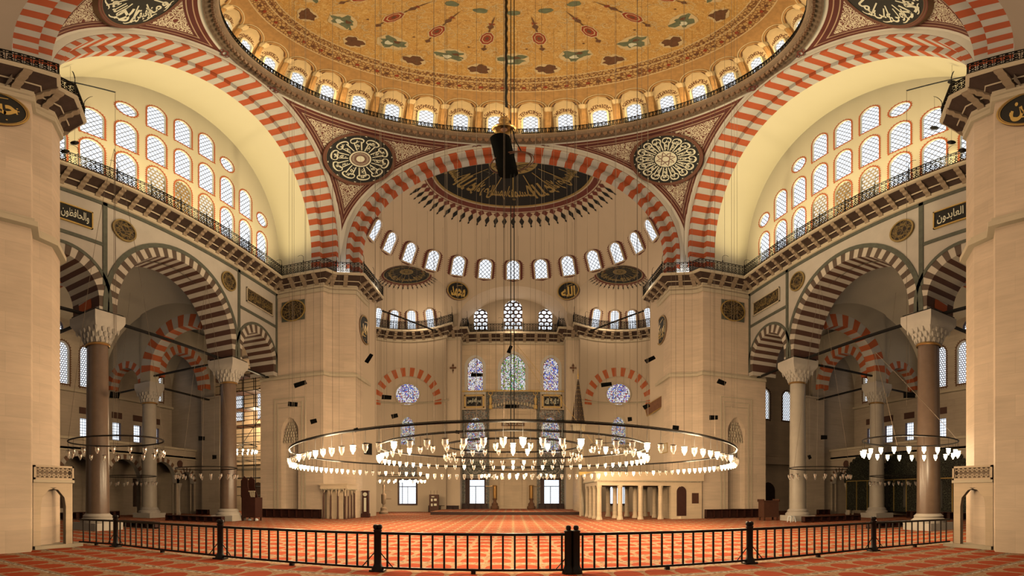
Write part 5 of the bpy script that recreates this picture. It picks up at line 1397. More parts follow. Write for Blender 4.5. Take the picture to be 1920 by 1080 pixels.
    structure(flipx(mb, s).build('wall_%s_corner_bay' % NS[s], 'wall_stone'), 'stone wall of the far corner bay seen past the %s arcade' % NS[s], 'wall')
    for i, h_ in enumerate(hl[:2]):
        mt = FY(0, 46, 0); loc = [(x if s < 0 else -x, y) for x, y in h_]
        window(mt, loc, 'pane_dots', 'tall honeycomb window of the %s far corner bay, %s one' % (NS[s], 'inner' if i == 0 else 'outer'), .3, border='teeth', bcol='brown_paint', rev='moulding', bw=.12)
    mb = MB(); mt = FY(0, 45.95, 0); mb.face([(x if s < 0 else -x, y) for x, y in hl[2]], mt); structure(mb.build('door_%d' % (1 if s < 0 else 2), 'soffit_dark'), 'dark arched doorway at the far end of the %s aisle' % NS[s], 'door')
    # small dark diamonds and iron hooks on the vault
# scaffolding in the left corner bay
t = empty('scaffolding', (-25.5, 41, 0), 'tall steel scaffolding lit yellow in the far left corner bay', 'scaffolding')
ld = MB(); dk = MB()
for x in (-29.5, -28.1, -26.7, -25.3, -23.9, -22.5):
    for y in (40.2, 42.2): u = MB(); u.tube([(x, y, 0), (x, y, 16.5)], .045, 5); u.build('upright', 'iron', t)
for z in [1.9 * k for k in range(1, 9)]:
    for y in (40.2, 42.2):
        for dz in (0, .95): ld.tube([(-29.5, y, z + dz), (-22.5, y, z + dz)], .035, 4)
    for x in (-29.5, -28.1, -26.7, -25.3, -23.9, -22.5): ld.tube([(x, 40.2, z), (x, 42.2, z)], .035, 4)
    if z > 8: dk.box((-29.5, 40.3, z + .03), (-22.5, 42.1, z + .07))
for k in range(5): ld.tube([(-29.5 + 1.4 * k, 40.2, 1.9 + 1.9 * k), (-28.1 + 1.4 * k, 40.2, 3.8 + 1.9 * k)], .035, 4)
ld.build('crossbars', 'iron', t); dk.build('plank_decks', 'brown_wood', t)
# ------------------------------------------------------------------ iron barrier across the nave
bars = MB(); bars.box((-.021, -.018, .10), (.021, .018, .94)); BARM = bars.mesh('baluster', 'fence_iron')
pts = [(-12.03, 11.05), (-7.54, 10.79), (-3.06, 10.56), (1.31, 10.58), (5.80, 10.80), (10.30, 11.03)]
ends = [(-13.6, 10.65)] + pts + [(13.75, 10.65)]
PN = ['far left', 'second from the left', 'third from the left', 'middle', 'third from the right', 'second from the right', 'far right']
def fence_panel(a, b, label):
    a = Vector((*a, 0)); b = Vector((*b, 0)); d = (b - a).normalized(); l = (b - a).length; mid = (a + b) / 2
    t = empty('iron_barrier', mid, label, 'barrier', 'panels of the iron barrier'); nn = Vector((-d.y, d.x, 0))
    mt = frame(a, d, (0, 0, 1))
    for nm, z0, z1, w_ in (('top_rail', .93, .995, .04), ('bottom_rail', .07, .125, .032)):
        r = MB(); r.box((.06, z0, -w_), (l - .06, z1, w_), 0, mt); r.build(nm, 'fence_iron', t)
    n = int(round((l - .2) / .262))
    for i in range(n):
        p = a + d * (.1 + (l - .2) * (i + .5) / n)
        inst('baluster', BARM, t, Matrix.Translation(p) @ d.to_track_quat('X', 'Z').to_matrix().to_4x4())
    f = MB(); f.box((l / 2 - .05, 0, -.05), (l / 2 + .05, .09, .05), 0, mt); f.build('foot', 'fence_iron', t)
for i in range(len(ends) - 1): fence_panel(ends[i], ends[i + 1], 'black iron barrier panel of upright bars, %s along the barrier' % PN[i])
for i, p in enumerate(pts):
    t = empty('barrier_post', (*p, 0), 'stout black barrier post with knobbed top, %s from the left' % ORD[i], 'post', 'posts of the iron barrier')
    dbl = i == 3
    c = MB()
    for ox in ((-.085, .085) if dbl else (0,)):
        c.lathe([(.0, 0), (.15, 0), (.14, .08), (.10, .16), (.088, .2), (.088, 1.0), (.10, 1.02), (.10, 1.05), (.06, 1.07), (0, 1.07)], (p[0] + ox, p[1], 0), 16)
    c.build('shaft', 'fence_iron', t, smooth=35)
    k = MB()
    for ox in ((-.085, .085) if dbl else (-.05, .05)): k.lathe([(0, -.07), (.05, -.05), (.065, 0), (.05, .05), (0, .07)], (p[0] + ox, p[1], 1.12), 12)
    k.build('knobs', 'fence_iron', t, smooth=35)
    b = MB(); b.box((p[0] - .17, p[1] - .14, 0), (p[0] + .17, p[1] + .14, .04)); b.build('base_plate', 'fence_iron', t)
    for sg in (-1, 1):
        if dbl and sg > 0: continue
        br = MB(); br.tube([(p[0] + sg * .07, p[1] - .02, .48), (p[0] + sg * .36, p[1] - .02, .12)], .014, 5); br.build('brace', 'fence_iron', t)

# ------------------------------------------------------------------ hanging oil-lamp rings
lm = MB(); lm.lathe([(.02, -.30), (.035, -.29), (.03, -.25), (.085, -.17), (.105, -.08), (.095, 0), (.12, .05)], (0, 0, 0), 12); LAMPU = lm.mesh('lamp_glass', 'glass_unlit', 50); LAMPL = lm.mesh('lamp_glass', 'glass_lit', 50)
cp = MB(); cp.lathe([(0, .09), (.10, .075), (.13, .05), (.12, .045), (0, .045)], (0, 0, 0), 10); cp.tube([(0, 0, .08), (0, 0, .62)], .008, 4); CAPM = cp.mesh('lamp_cap', 'iron')
bl = MB(); bl.lathe([(0, -.09), (.05, -.05), (.06, 0), (.04, .045), (0, .06)], (0, 0, -.05), 8); BULBM = bl.mesh('bulb', 'bulb_lit', 50)
LIGHTS = []
def chandelier(c, R, z, n, lit, label, wires=0, wire_top=36, drop=.62, scale=1.0, cable=None, inner=True):
    t = empty('ring_chandelier', (*c, z), label, 'chandelier', 'ring chandeliers')
    r = MB(); m = max(32, int(R * 14)); path = [(c[0] + R * cos(2 * pi * i / m), c[1] + R * sin(2 * pi * i / m), z) for i in range(m)]
    r.tube(path, .035, 6, closed=True)
    if R > 2.8: r.tube([(c[0] + (x - c[0]) * 1.0, y, z + .05) for x, y, _ in path], .012, 4, closed=True)
    r.build('ring', 'iron', t, smooth=50)
    order = sorted(range(n), key=lambda i: sin(2 * pi * (i + .5) / n)); rest = set(order[100:]); stuff = MB()
    for i in range(n):
        a = 2 * pi * (i + .5) / n; p = Vector((c[0] + R * cos(a), c[1] + R * sin(a), z - drop * scale)); on = lit(a, i)
        mt = Matrix.Translation(p + Vector((0, 0, .12))) @ Matrix.Scale(scale * .8, 4)
        if i in rest:
            stuff.lathe([(.02, -.30), (.035, -.28), (.08, -.17), (.10, -.08), (.09, 0), (.11, .05), (.12, .06), (.0, .09)], p, 8); continue
        g = inst('lamp', LAMPL if on else LAMPU, t, mt)
        cpo = bpy.data.objects.new('lamp_cap', CAPM); COL.objects.link(cpo); cpo.parent = g
        if on: b = bpy.data.objects.new('bulb', BULBM); COL.objects.link(b); b.parent = g; LIGHTS.append((p, R))
    if rest: tag(stuff.build('far_lamps', 'glass_unlit', t), kind='stuff')
    for k in range(wires):
        a = 2 * pi * (k + .5) / wires; w_ = MB(); q = (c[0] + R * cos(a), c[1] + R * sin(a))
        top = cable if cable else (q[0], q[1], wire_top)
        w_.tube([(q[0], q[1], z), top], .011, 4); w_.build('suspension_wire', 'wire', t)
    return t
rn = random.Random(4)
def domez(x, y):
    rr = math.hypot(x, y - YC); return ZD + sqrt(max(0, 13.3 ** 2 - rr ** 2)) if rr < 13.2 else 36
chandelier((0, 22), 9.9, 3.95, 124, lambda a, i: (abs(cos(a)) > .95 and rn.random() < .85) or (i * 7) % 24 < 6, 'largest outer ring of glass oil lamps hanging low in the nave', 0)
chandelier((0, 22), 6.1, 4.25, 66, lambda a, i: (abs(cos(a)) > .94 and rn.random() < .85) or (i * 5) % 21 < 4, 'middle ring of glass oil lamps inside the largest one', 0)
chandelier((0, 22), 3.1, 4.35, 34, lambda a, i: rn.random() < .12, 'smallest ring of glass oil lamps at the centre of the nave', 0)
chandelier((0.4, 42.0), 3.2, 4.3, 30, lambda a, i: rn.random() < .72, 'bright ring of lamps close to the altar niche', 0)
chandelier((-10.3, 43.5), 2.2, 3.9, 22, lambda a, i: rn.random() < .5, 'small lit ring of lamps in the left curved recess', 0)
chandelier((9.6, 45.5), 2.2, 7.2, 20, lambda a, i: rn.random() < .6, 'small lit ring of lamps in the right curved recess', 0)
chandelier((-14.7, 13.5), 2.0, 4.35, 20, lambda a, i: False, 'unlit ring chandelier beside the left near pier', 4, cable=(-14.9, 13.6, 22.0))
chandelier((14.7, 13.5), 2.0, 4.35, 22, lambda a, i: True, 'fully lit ring chandelier beside the right near pier', 3, cable=(13.6, 14.5, 8.6))
chandelier((-18.0, 24.2), 1.95, 3.75, 20, lambda a, i: False, 'unlit ring chandelier under the large left arch', 3, cable=(-18, 24.2, 17.5))
chandelier((18.0, 24.2), 1.95, 3.75, 20, lambda a, i: False, 'unlit ring chandelier under the large right arch', 3, cable=(18, 24.2, 17.5))
chandelier((-24.8, 24.2), 1.9, 3.4, 18, lambda a, i: False, 'unlit ring chandelier far inside the left aisle', 1, cable=(-24.8, 24.2, 19))
chandelier((24.8, 24.2), 1.9, 3.4, 18, lambda a, i: False, 'unlit ring chandelier far inside the right aisle', 1, cable=(24.8, 24.2, 19))
chandelier((-25.0, 38.6), 1.9, 7.0, 22, lambda a, i: True, 'lit ring chandelier before the scaffolding in the far left bay', 1, cable=(-25, 38.6, 17))
# long suspension wires of the nave rings: every wire its own object
WX = []
for R_, n_ in ((9.9, 34), (6.1, 18), (3.1, 8)):
    for k in range(n_): a = 2 * pi * (k + .37) / n_; WX.append((R_ * cos(a), YC + R_ * sin(a), 3.95 if R_ > 9 else 4.25))
for k, (x, y, z) in enumerate(WX):
    w_ = MB(); w_.tube([(x, y, z), (x, y, domez(x, y))], .0065, 4)
    tag(w_.build('hanging_wire', 'wire'), 'thin wire dropping from the dome to the nave lamp rings', 'wire', 'thin wires dropping from the dome to the nave lamp rings')
for k in range(16):
    x = -7.4 + 14.8 * k / 15; y = 41 + 2.5 * (k % 3); w_ = MB(); z1 = ZA + sqrt(max(1, 143 - x * x - (y - 37) ** 2)); w_.tube([(x, y, 5.5), (x, y, z1)], .0075, 4)
    tag(w_.build('hanging_wire', 'wire'), 'thin wire dropping from the half dome in front of the altar wall', 'wire', 'thin wires dropping from the half dome')

# ------------------------------------------------------------------ central chain with lamp, loudspeaker and cable coil
def P22(x, y, r=21.5): return onR(x, y, r)
t = empty('hanging_chain', P22(957, 5), 'twisted black rope and steel cables hanging from the dome centre', 'rope')
q = MB(); zt = ZD + 13.3
a0_ = P22(949, 200); pth = [(a0_.x + .02 * sin(z * 3.2), a0_.y + .02 * cos(z * 3.2), z) for z in [a0_.z + (zt - a0_.z) * i / 70 for i in range(71)]]
q.tube(pth, .07, 6); q.build('thick_rope', 'iron', t)
q = MB()
for dx in (-.03, .12): b_ = P22(959, 300); q.tube([(b_.x + dx, b_.y, 4.4), (b_.x + dx, b_.y, zt)], .022, 5)
q.build('steel_cables', 'iron', t)
c0 = P22(945, 240)
t = empty('hanging_lamp', c0, 'brass bell-shaped lamp hanging above the black loudspeaker', 'lamp'); q = MB()
q.lathe([(.05, 1.15), (.22, 1.0), (.26, .75), (.2, .45), (.14, .35), (.2, .25), (.48, .05), (.56, -.12), (.5, -.2), (.35, -.05), (.0, .1)], c0, 24); q.build('bell_shade', 'brass', t, smooth=40)
q = MB(); q.lathe([(0, -.35), (.14, -.25), (.17, -.1), (.1, .05)], c0, 12); q.build('lamp_globe', 'brown_motif', t, smooth=40)
q = MB(); q.tube([(c0.x + .14 * cos(a), c0.y, c0.z + 1.3 + .12 * sin(a)) for a in [2 * pi * i / 12 for i in range(12)]], .03, 5, closed=True); q.build('hook', 'brass', t)
p1, p2 = P22(937, 257), P22(953, 326); d = (p1 - p2).normalized(); ln = (p1 - p2).length
t = empty('loudspeaker_column', (p1 + p2) / 2, 'large tilted black loudspeaker hanging under the brass lamp', 'loudspeaker'); q = MB()
mt = frame((p1 + p2) / 2, (1, 0, 0), d) if False else Matrix.Translation((p1 + p2) / 2) @ d.to_track_quat('Z', 'Y').to_matrix().to_4x4()
q.lathe([(0, ln / 2 + .1), (.34, ln / 2 + .08), (.45, ln / 2 - .1), (.45, -ln / 2), (0, -ln / 2)], (0, 0, 0), 24, mat=mt); q.build('cabinet', 'speaker_black', t, smooth=40)
cc = P22(960, 305); t = empty('cable_coil', cc, 'loops of brown cable tied round the hanging loudspeaker', 'cable coil'); q = MB()
for rr, dz, dx in ((.98, 0, 0), (.93, .06, -.05), (.80, .02, .06)):
    q.tube([(cc.x + dx + rr * cos(a), cc.y - .45 * sin(a + .35), cc.z + dz + rr * .62 * sin(a + .35)) for a in [2 * pi * i / 40 for i in range(40)]], .028, 5, closed=True)
q.build('loops', 'brown_wood', t)
q = MB(); q.tube([P22(977, 283), P22(966, 262), P22(960, 240), P22(955, 225)], .03, 5)
e0 = P22(928, 330)
q.build('loose_end', 'iron', t)
for ex_, ey_ in ((902, 320), (908, 334), (912, 326), (915, 330)): q = MB(); q.tube([e0, P22((928 + ex_) / 2, (330 + ey_) / 2 - 2), P22(ex_, ey_)], .022, 4); q.build('loose_end', 'iron', t)
# slanting steel wires near the altar
for a_, b_, lb in (((963, 640, 40), (1130, 855, 33), 'pale slanting cable from the altar railing down to the right lamps'), ((958, 640, 44), (1050, 775, 40), 'second pale cable slanting across the right altar window')):
    w_ = MB(); w_.tube([onR(*a_), onR(*b_)], .02, 4); tag(w_.build('slanting_cable', 'gold'), lb, 'cable')

# ------------------------------------------------------------------ small hanging loudspeakers
sp = [(563, 720, 31, 12, 20), (549, 758, 31, 9, -5), (588, 790, 31, 6, 15), (692, 672, 36, 10, 60), (725, 745, 33, 9, -5), (740, 780, 33, 6, 15), (858, 810, 33, 3, 80), (894, 703, 40, 11, 0), (956, 655, 42, 8, 70), (1137, 721, 36, 10, 8),
      (1219, 674, 36, 10, 30), (1212, 762, 34, 6, 30), (1181, 786, 34, 4, 5), (1267, 802, 31, 6, -5), (1338, 783, 31, 8, 0), (1353, 717, 31, 8, -25), (668, 806, 36, 4, 20), (215, 741, 24, 9, -10), (378, 822, 33, 6, 0), (402, 857, 33, 4, 0), (1705, 741, 25, 11, 0), (1545, 820, 33, 6, 0), (1518, 857, 33, 3, 20), (958, 762, 40, 15, 0)]
wh = ['above the left far pier niche', 'left of the far left pier niche', 'low before the left far pier', 'at the inner edge of the left far pier', 'before the left round window', 'over the left recess window', 'by the left tiled panel', 'across the left blue stained window', 'above the middle stained window', 'across the right round window',
      'at the inner edge of the right far pier', 'right of the altar recess', 'above the pulpit', 'low before the right far pier', 'paired, before the right far pier niche', 'above the right far pier niche', 'beside the dark screen on the left', 'beside the left near column', 'in the left aisle, upper', 'in the left aisle, lower', 'beside the right near column', 'in the right aisle, upper', 'in the right aisle, lower', 'before the prayer niche tiles']
for (x, y, r, wpx, tilt), w_ in zip(sp, wh):
    p = onR(x, y, r); hl = wpx / 900 * r; t = empty('hanging_loudspeaker', p, 'small dark box loudspeaker hung %s' % w_, 'loudspeaker', 'small hanging loudspeakers')
    s_, c_, _ = ray(x, y); mt = Matrix.Translation(p) @ Matrix.Rotation(-atan2(s_, c_), 4, 'Z') @ Matrix.Rotation(math.radians(-tilt), 4, 'Y')
    b = MB(); hh = .15; b.prism([(-hl, -hh), (hl, -hh * .8), (hl, hh * .9), (-hl, hh)], -.13, .13, 0, mt @ Matrix.Rotation(pi / 2, 4, 'X')); b.box((-hl * .9, -.16, -hh * .7), (hl * .9, -.13, hh * .7), 0, mt); b.build('cabinet', 'speaker_black', t)
    w2 = MB(); top = 20 if abs(p.x) < 17 else 14
    w2.tube([(p.x, p.y, p.z), (p.x, p.y, p.z + 5 if r < 28 else max(p.z + 4, top))], .011, 4); w2.build('wire', 'wire', t)
for (x, y), w_ in zip(((132, 157), (120, 250), (140, 268), (122, 284), (1785, 154), (1752, 240), (1784, 267), (1805, 282)), ('left, topmost', 'left, second', 'left, third', 'left, lowest', 'right, topmost', 'right, second', 'right, third', 'right, lowest')):
    p = onR(x, y, 20.5); t = empty('dark_bowl_lamp', p, 'small dark bowl lamp hanging beside the near pier, %s' % w_, 'lamp', 'small bowl lamps by the near piers')
    b = MB(); b.lathe([(0, -.16), (.07, -.12), (.2, 0), (.16, .05), (.03, .12)], p, 12); b.build('bowl', 'iron', t); b = MB(); b.tube([p + Vector((0, 0, .1)), p + Vector((0, 0, 3.5))], .008, 4); b.build('wire', 'wire', t)
# crane arms reaching out of the side galleries
for s in (-1, 1):
    p = onX(216 if s < 0 else 1700, 173 if s < 0 else 170, s * 14.5); t = empty('jib_arm', p, 'black iron jib arm with a wire, above the %s gallery' % NS[s], 'jib')
    b = MB(); b.tube([(s * 15.2, 10.3, p.z + .1), p], .05, 6); b.build('arm', 'iron', t); b = MB(); b.tube([p, (p.x, p.y, 6)], .012, 4); b.build('wire', 'wire', t)
# black sloping brace bars in the curved recesses
for s in (-1, 1):
    b = MB(); p = onR(962 + s * 245, 583, 44); q_ = onR(962 + s * 142, 622, 49); b.tube([p, q_], .09, 6); tag(b.build('brace_bar', 'iron'), 'black bar sloping across the small windows of the %s recess' % NS[s], 'bar')

# ------------------------------------------------------------------ stone tribunes and furniture
def arcade_box(name, x0, x1, y0, y1, zt, label, cat, nf, ns, par=.55, s=1, door=None, colw=.36, pointed=False, wood=False, beam=.45):
    t = empty(name, ((x0 + x1) / 2 * 1, (y0 + y1) / 2, 0), label, cat)
    zb = zt - par - beam
    p = MB(); p.box((x0 - .12, y0 - .12, zt - par), (x1 + .12, y1, zt)); p.box((x0 - .2, y0 - .2, zt - .1), (x1 + .2, y1, zt)); p.box((x0 - .16, y0 - .16, zt - par - .06), (x1 + .16, y1, zt - par + .04)); p.build('parapet', 'wall_stone', t)
    b = MB(); b.box((x0, y0, zb), (x1, y1, zt - par)); b.build('beam', 'wall_stone', t)
    d = MB(); nd = int((x1 - x0) / .12)
    for i in range(nd): d.box((x0 + i * .12, y0 - .19, zt - par - .16), (x0 + i * .12 + .06, y0 - .1, zt - par - .06))
    nd = int((y1 - y0) / .12); xs_ = x0 if s > 0 else x1
    for i in range(nd): d.box((min(xs_, xs_ - .19 * s), y0 + i * .12, zt - par - .16), (max(xs_, xs_ - .19 * s), y0 + i * .12 + .06, zt - par - .06))
    d.build('dentil_moulding', 'moulding', t)
    cm_ = MB(); w_ = colw / 2; cm_.lathe([(w_ * 1.35, 0), (w_ * 1.3, .12), (w_ * 1.0, .28), (w_ * .92, zb - .25), (w_ * 1.15, zb - .08), (w_ * 1.15, zb)], (0, 0, 0), 8); CM = cm_.mesh('column', 'wall_stone' if not wood else 'brown_wood')
    pos = [(x0 + w_ + (x1 - x0 - 2 * w_) * i / nf, y0 + w_) for i in range(nf + 1)] + [(x0 + w_ if s > 0 else x1 - w_, y0 + w_ + (y1 - y0 - 2 * w_) * i / ns) for i in range(1, ns + 1)]
    return t, pos, CM, zb
# muezzins' tribune right of the axis
t, pos, CM, zb = arcade_box('marble_tribune', 5.95, 13.95, 33.6, 39.3, 3.75, 'long marble tribune on columns against the right far pier', 'tribune', 5, 3, s=1, par=.62)
for x, y in pos[:5] + pos[6:]: inst('column', CM, t, Matrix.Translation((x, y, 0)))
for x in (7.8, 9.4, 11.0):
    for y in (36.2, 38.9): inst('column', CM, t, Matrix.Translation((x, y, 0)))
b = MB(); b.box((11.7, 33.62, 0), (13.95, 33.85, zb)); b.box((11.5, 33.62, 0), (11.7, 36, zb)); b.build('end_wall', 'wall_stone', t)
b = MB(); mt = FY(12.3, 33.61, 0); b.prism(archloop(.75, 2.4, 8, .1, y0=.25), -.02, .03, 0, mt); b.build('door', 'dark_wood', t)
b = MB(); mt = FY(13.4, 33.61, 0); b.box((-.27, 1.25, 0), (.27, 2.1, .04), 0, mt); b.build('notice_board', 'brown_wood', t)
# small tribune on the left
t, pos, CM, zb = arcade_box('small_marble_tribune', -13.85, -12.0, 33.0, 35.25, 2.85, 'small marble tribune with pointed arches against the left far pier', 'tribune', 3, 3, s=-1, colw=.14, wood=True, par=.35, beam=.02)
for x, y in pos: inst('column', CM, t, Matrix.Translation((x, y, 0)))
b = MB(); zb = 2.5
def parc(u0, u1, fn):
    m_ = (u0 + u1) / 2; h_ = (u1 - u0) / 2 - .06; lp = [(u0, 2.5), (u0, 1.85), (m_ - h_, 1.85), (m_ - h_ * .9, 2.05), (m_ - h_ * .5, 2.25), (m_, 2.4), (m_ + h_ * .5, 2.25), (m_ + h_ * .9, 2.05), (m_ + h_, 1.85), (u1, 1.85), (u1, 2.5)]
    b.prism(lp, -.03, .03, 0, fn)
for i in range(3): parc(-13.85 + i * .617, -13.85 + (i + 1) * .617, FY(0, 33.05, 0)); 
for i in range(3): parc(33.0 + i * .75, 33.0 + (i + 1) * .75, FX(-1, -12.05, 0, 0))
b.box((-13.7, 33.5, 0), (-12.3, 33.6, 2.5)); b.box((-12.35, 33.5, 0), (-12.25, 35.2, 2.5)); b.build('arched_screen', 'wall_stone', t)
# doorway canopies at the near piers
for s in (-1, 1):
    t = empty('marble_doorway', (s * 13.5, 9.5, 0), 'small marble doorway with pierced parapet at the %s near pier' % NS[s], 'doorway', 'marble doorways at the near piers')
    xf = -13.02; y0, y1 = 8.36, 9.98
    B = FX(-1, xf, 0, 0); b = MB()
    hole = [(y0 + .3, .12), (y0 + .3, 1.5), (y0 + .36, 1.82), (y0 + .62, 2.1), (y0 + .95, 2.18), (y1 - .95, 2.18), (y1 - .62, 2.1), (y1 - .36, 1.82), (y1 - .3, 1.5), (y1 - .3, .12)]
    b.face([(y0, .12), (y1, .12), (y1, 2.4), (y0, 2.4)][:1] + hole[:0] + [(y0, .12)][:0] + [(y0 + .3, .12)] + hole[1:-1] + [(y1 - .3, .12), (y1, .12), (y1, 2.4), (y0, 2.4)], B, 0)
    b.face([(y0, .12)] + hole + [(y1, .12), (y1, 2.4), (y0, 2.4)], B, -.16)
    b.strip([B @ Vector((x, y, 0)) for x, y in hole], [B @ Vector((x, y, -.16)) for x, y in hole], 0, False)
    flipx(b, s).build('arched_front', 'wall_stone', t)
    b = MB(); b.box((xf - .62, y0 - .02, 2.36), (xf + .06, y1 + .02, 2.46)); b.box((xf - .6, y0, 0), (xf + .12, y1 + .35, .12)); b.box((xf - .16, y1 - .02, .12), (xf, y1, 2.4)); flipx(b, s).build('lintel_and_step', 'moulding', t)
    b = MB(); b.box((y0, 2.46, -.22), (y1, 2.95, -.12), 0, FX(-1, xf, 0, 0)); flipx(b, s).build('parapet_shadow_board', 'bracket_stone', t)  # dark slab added to stand for the shade behind the piercing
    b = MB(); Bq = FX(-1, xf + .02, 0, 0)
    for zz in (2.46, 2.9): b.box((y0, zz, -.1), (y1, zz + .07, .03), 0, Bq)
    for yy in (y0, y1 - .07): b.box((yy, 2.46, -.1), (yy + .07, 2.97, .03), 0, Bq)
    n_ = 8
    for i in range(n_):
        c_ = (y0 + .07 + (y1 - y0 - .14) * (i + .5) / n_, 2.72); w_ = (y1 - y0 - .14) / n_
        stroke(b, [(c_[0] + .10 * cos(a), c_[1] + .12 * sin(a)) for a in [2 * pi * j / 6 for j in range(6)]], .035, Bq, 0, closed=True)
        for dx, dy in ((-1, -1), (1, 1), (-1, 1), (1, -1)): stroke(b, [(c_[0] + dx * .05, c_[1] + dy * .1), (c_[0] + dx * w_ / 2, c_[1] + dy * .2)], .045, Bq, 0)
    flipx(b, s).build('pierced_parapet', 'wall_stone', t)
# minbar
t = empty('pulpit', (6.3, 47, 0), 'tall marble pulpit with a slender dark conical spire right of the altar', 'pulpit')
b = MB(); X0, X1 = 6.0, 6.9
b.prism([(40.5, 0), (47.8, 0), (47.8, 6.6), (46.9, 6.6)], -X1, -X0, 0, FX(-1, 0, 0, 0)); b.v = [(-x, y, z) if x < 0 else (x, y, z) for x, y, z in b.v]; b.build('stair_body', 'wall_stone', t)
b = MB(); b.prism([(40.3, 0), (40.5, 0), (46.9, 6.6), (46.9, 7.5), (46.7, 7.5), (40.3, .9)], -6.05, -5.95, 0, FX(-1, 0, 0, 0)); b.v = [(abs(x), y, z) for x, y, z in b.v]; b.build('carved_balustrade', 'moulding', t)
b = MB()
for x in (6.05, 6.85):
    for y in (46.9, 47.7): b.lathe([(.1, 6.6), (.08, 8.7), (.13, 8.9)], (x, y, 0), 8)
b.box((5.85, 46.7, 8.9), (7.05, 47.9, 9.5)); b.box((5.75, 46.6, 9.45), (7.15, 48.0, 9.6)); b.build('canopy', 'moulding', t)
b = MB(); b.lathe([(.62, 9.6), (.66, 10.0), (.5, 11.2), (.3, 12.8), (.1, 14.4), (0, 14.8)], (6.45, 47.3, 0), 12); b.build('spire', 'spire', t)
b = MB()
for i in range(12):
    for j in range(9): a = 2 * pi * (i + .5 * (j % 2)) / 12; rr = .67 - j * .062; b.lathe([(0, -.05), (.035, 0), (0, .05)], (6.45 + rr * cos(a), 47.3 + rr * sin(a), 10.1 + j * .48), 4)
b.build('gilt_stud_pattern', 'gold', t); b = MB(); b.lathe([(0, 14.7), (.09, 14.85), (.05, 15.0), (.1, 15.2), (.03, 15.45), (.02, 15.9), (0, 16.0)], (6.45, 47.3, 0), 8); b.build('finial', 'spark_gold', t)
b = MB(); b.box((5.5, 39.75, 3.75), (7.3, 39.95, 4.05)); b.build('gilt_gate_lintel', 'gold', t)
for x in (5.55, 7.1): b = MB(); b.box((x, 39.75, 0), (x + .15, 39.95, 3.75)); b.build('gate_post', 'wall_stone', t)
# preacher's chair left
t = empty('preaching_chair', (-17.0, 29.0, 0), 'dark carved wooden preaching chair beside the far left column', 'chair'); x, y = -17.3, 28.6
b = MB(); b.box((x - .55, y - .5, .25), (x + .55, y + .5, 1.75)); b.build('box_body', 'dark_wood', t)
for dx in (-.5, .42):
    for dy in (-.48, .4): b = MB(); b.box((x + dx, y + dy, 0), (x + dx + .08, y + dy + .08, .27)); b.build('leg', 'dark_wood', t)
b = MB(); b.prism([(-.55, 1.75), (-.55, 3.0), (-.3, 3.35), (0, 3.1), (.0, 2.6), (.25, 1.75)], -.04, .04, 0, FY(x - .05, y - .46, 0)); b.prism([(-.55, 1.75), (-.55, 3.0), (-.3, 3.35), (0, 3.1), (.0, 2.6), (.25, 1.75)], -.04, .04, 0, FY(x - .05, y + .46, 0)); b.box((x - .6, y - .5, 1.75), (x - .52, y + .5, 2.95)); b.build('backrest', 'dark_wood', t)
b = MB()
for i in range(6): b.box((x + .05 + i * .085, y - .5, 1.78), (x + .09 + i * .085, y - .46, 2.2))
b.box((x + .02, y - .51, 2.17), (x + .55, y - .45, 2.25)); b.build('spindle_rail', 'moulding', t)
for dx, nm in ((-.12, 'left'), (.42, 'right')):
    b = MB(); b.lathe([(0, .0), (.13, .01), (.16, .07), (.10, .14), (.03, .2), (0, .2)], (x + dx, y - .1, 0), 9); tag(b.build('cloth_bundle', 'plastic_white', smooth=50), 'small pale cloth bundle on the carpet under the preaching chair, %s one' % nm, 'cloth', 'cloth bundles under the chair')
# shoe shelves and benches round the piers and columns
def bench(x0, y0, x1, y1, h, label, n=None, mat='dark_wood'):
    t = empty('shoe_shelf', ((x0 + x1) / 2, (y0 + y1) / 2, 0), label, 'shelf', 'low dark wooden shoe shelves')
    b = MB(); b.box((x0, y0, h - .05), (x1, y1, h)); b.box((x0, y0, .03), (x1, y1, .08)); b.build('boards', mat, t)
    L_ = x1 - x0 if x1 - x0 > y1 - y0 else y1 - y0; n = n or max(2, int(L_ / .6))
    for i in range(n + 1):
        b = MB()
        if x1 - x0 > y1 - y0: x = x0 + (x1 - x0 - .04) * i / n; b.box((x, y0, 0), (x + .04, y1, h - .04))
        else: y = y0 + (y1 - y0 - .04) * i / n; b.box((x0, y, 0), (x1, y + .04, h - .04))
        b.build('divider', mat, t)
    b = MB()
    if x1 - x0 > y1 - y0: b.box((x0, y1 - .03, .05), (x1, y1, h - .04))
    elif x0 < 0: b.box((x0, y0, .05), (x0 + .03, y1, h - .04))
    else: b.box((x1 - .03, y0, .05), (x1, y1, h - .04))
    b.build('back_panel', mat, t)
for s in (-1, 1):
    f = lambda a, b: (a, b) if s < 0 else (-b, -a)
    for (xa, xb, ya, yb, h, lb) in ((-19.5, -14.2, 33.3, 33.7, .75, 'low dark shoe shelf along the foot of the %s far pier'), (-27.2, -25.9, 35.0, 35.35, .5, 'short shoe shelf by the end pier of the %s aisle'),
                                     (-27.7, -27.3, 17, 25.5, .6, 'long shoe shelf before the %s gallery arches'), (-22.4, -17.6, 25.3, 25.7, .42, 'free standing shoe shelf on the carpet by the far %s column'), (-19.8, -17.0, 18.4, 18.8, .40, 'free standing shoe shelf behind the near %s column')):
        x0, x1 = f(xa, xb); bench(x0, ya, x1, yb, h, lb % NS[s])
    b0 = MB()
bench(-8.9, 49.9, -5.7, 50.4, .75, 'low dark bench under the left recess floor window', mat='dark_wood')
bench(-5.5, 51.8, -2.75, 52.2, .95, 'low dark bench under the floor window left of the niche'); bench(2.75, 51.8, 5.5, 52.2, .95, 'low dark bench under the floor window right of the niche')
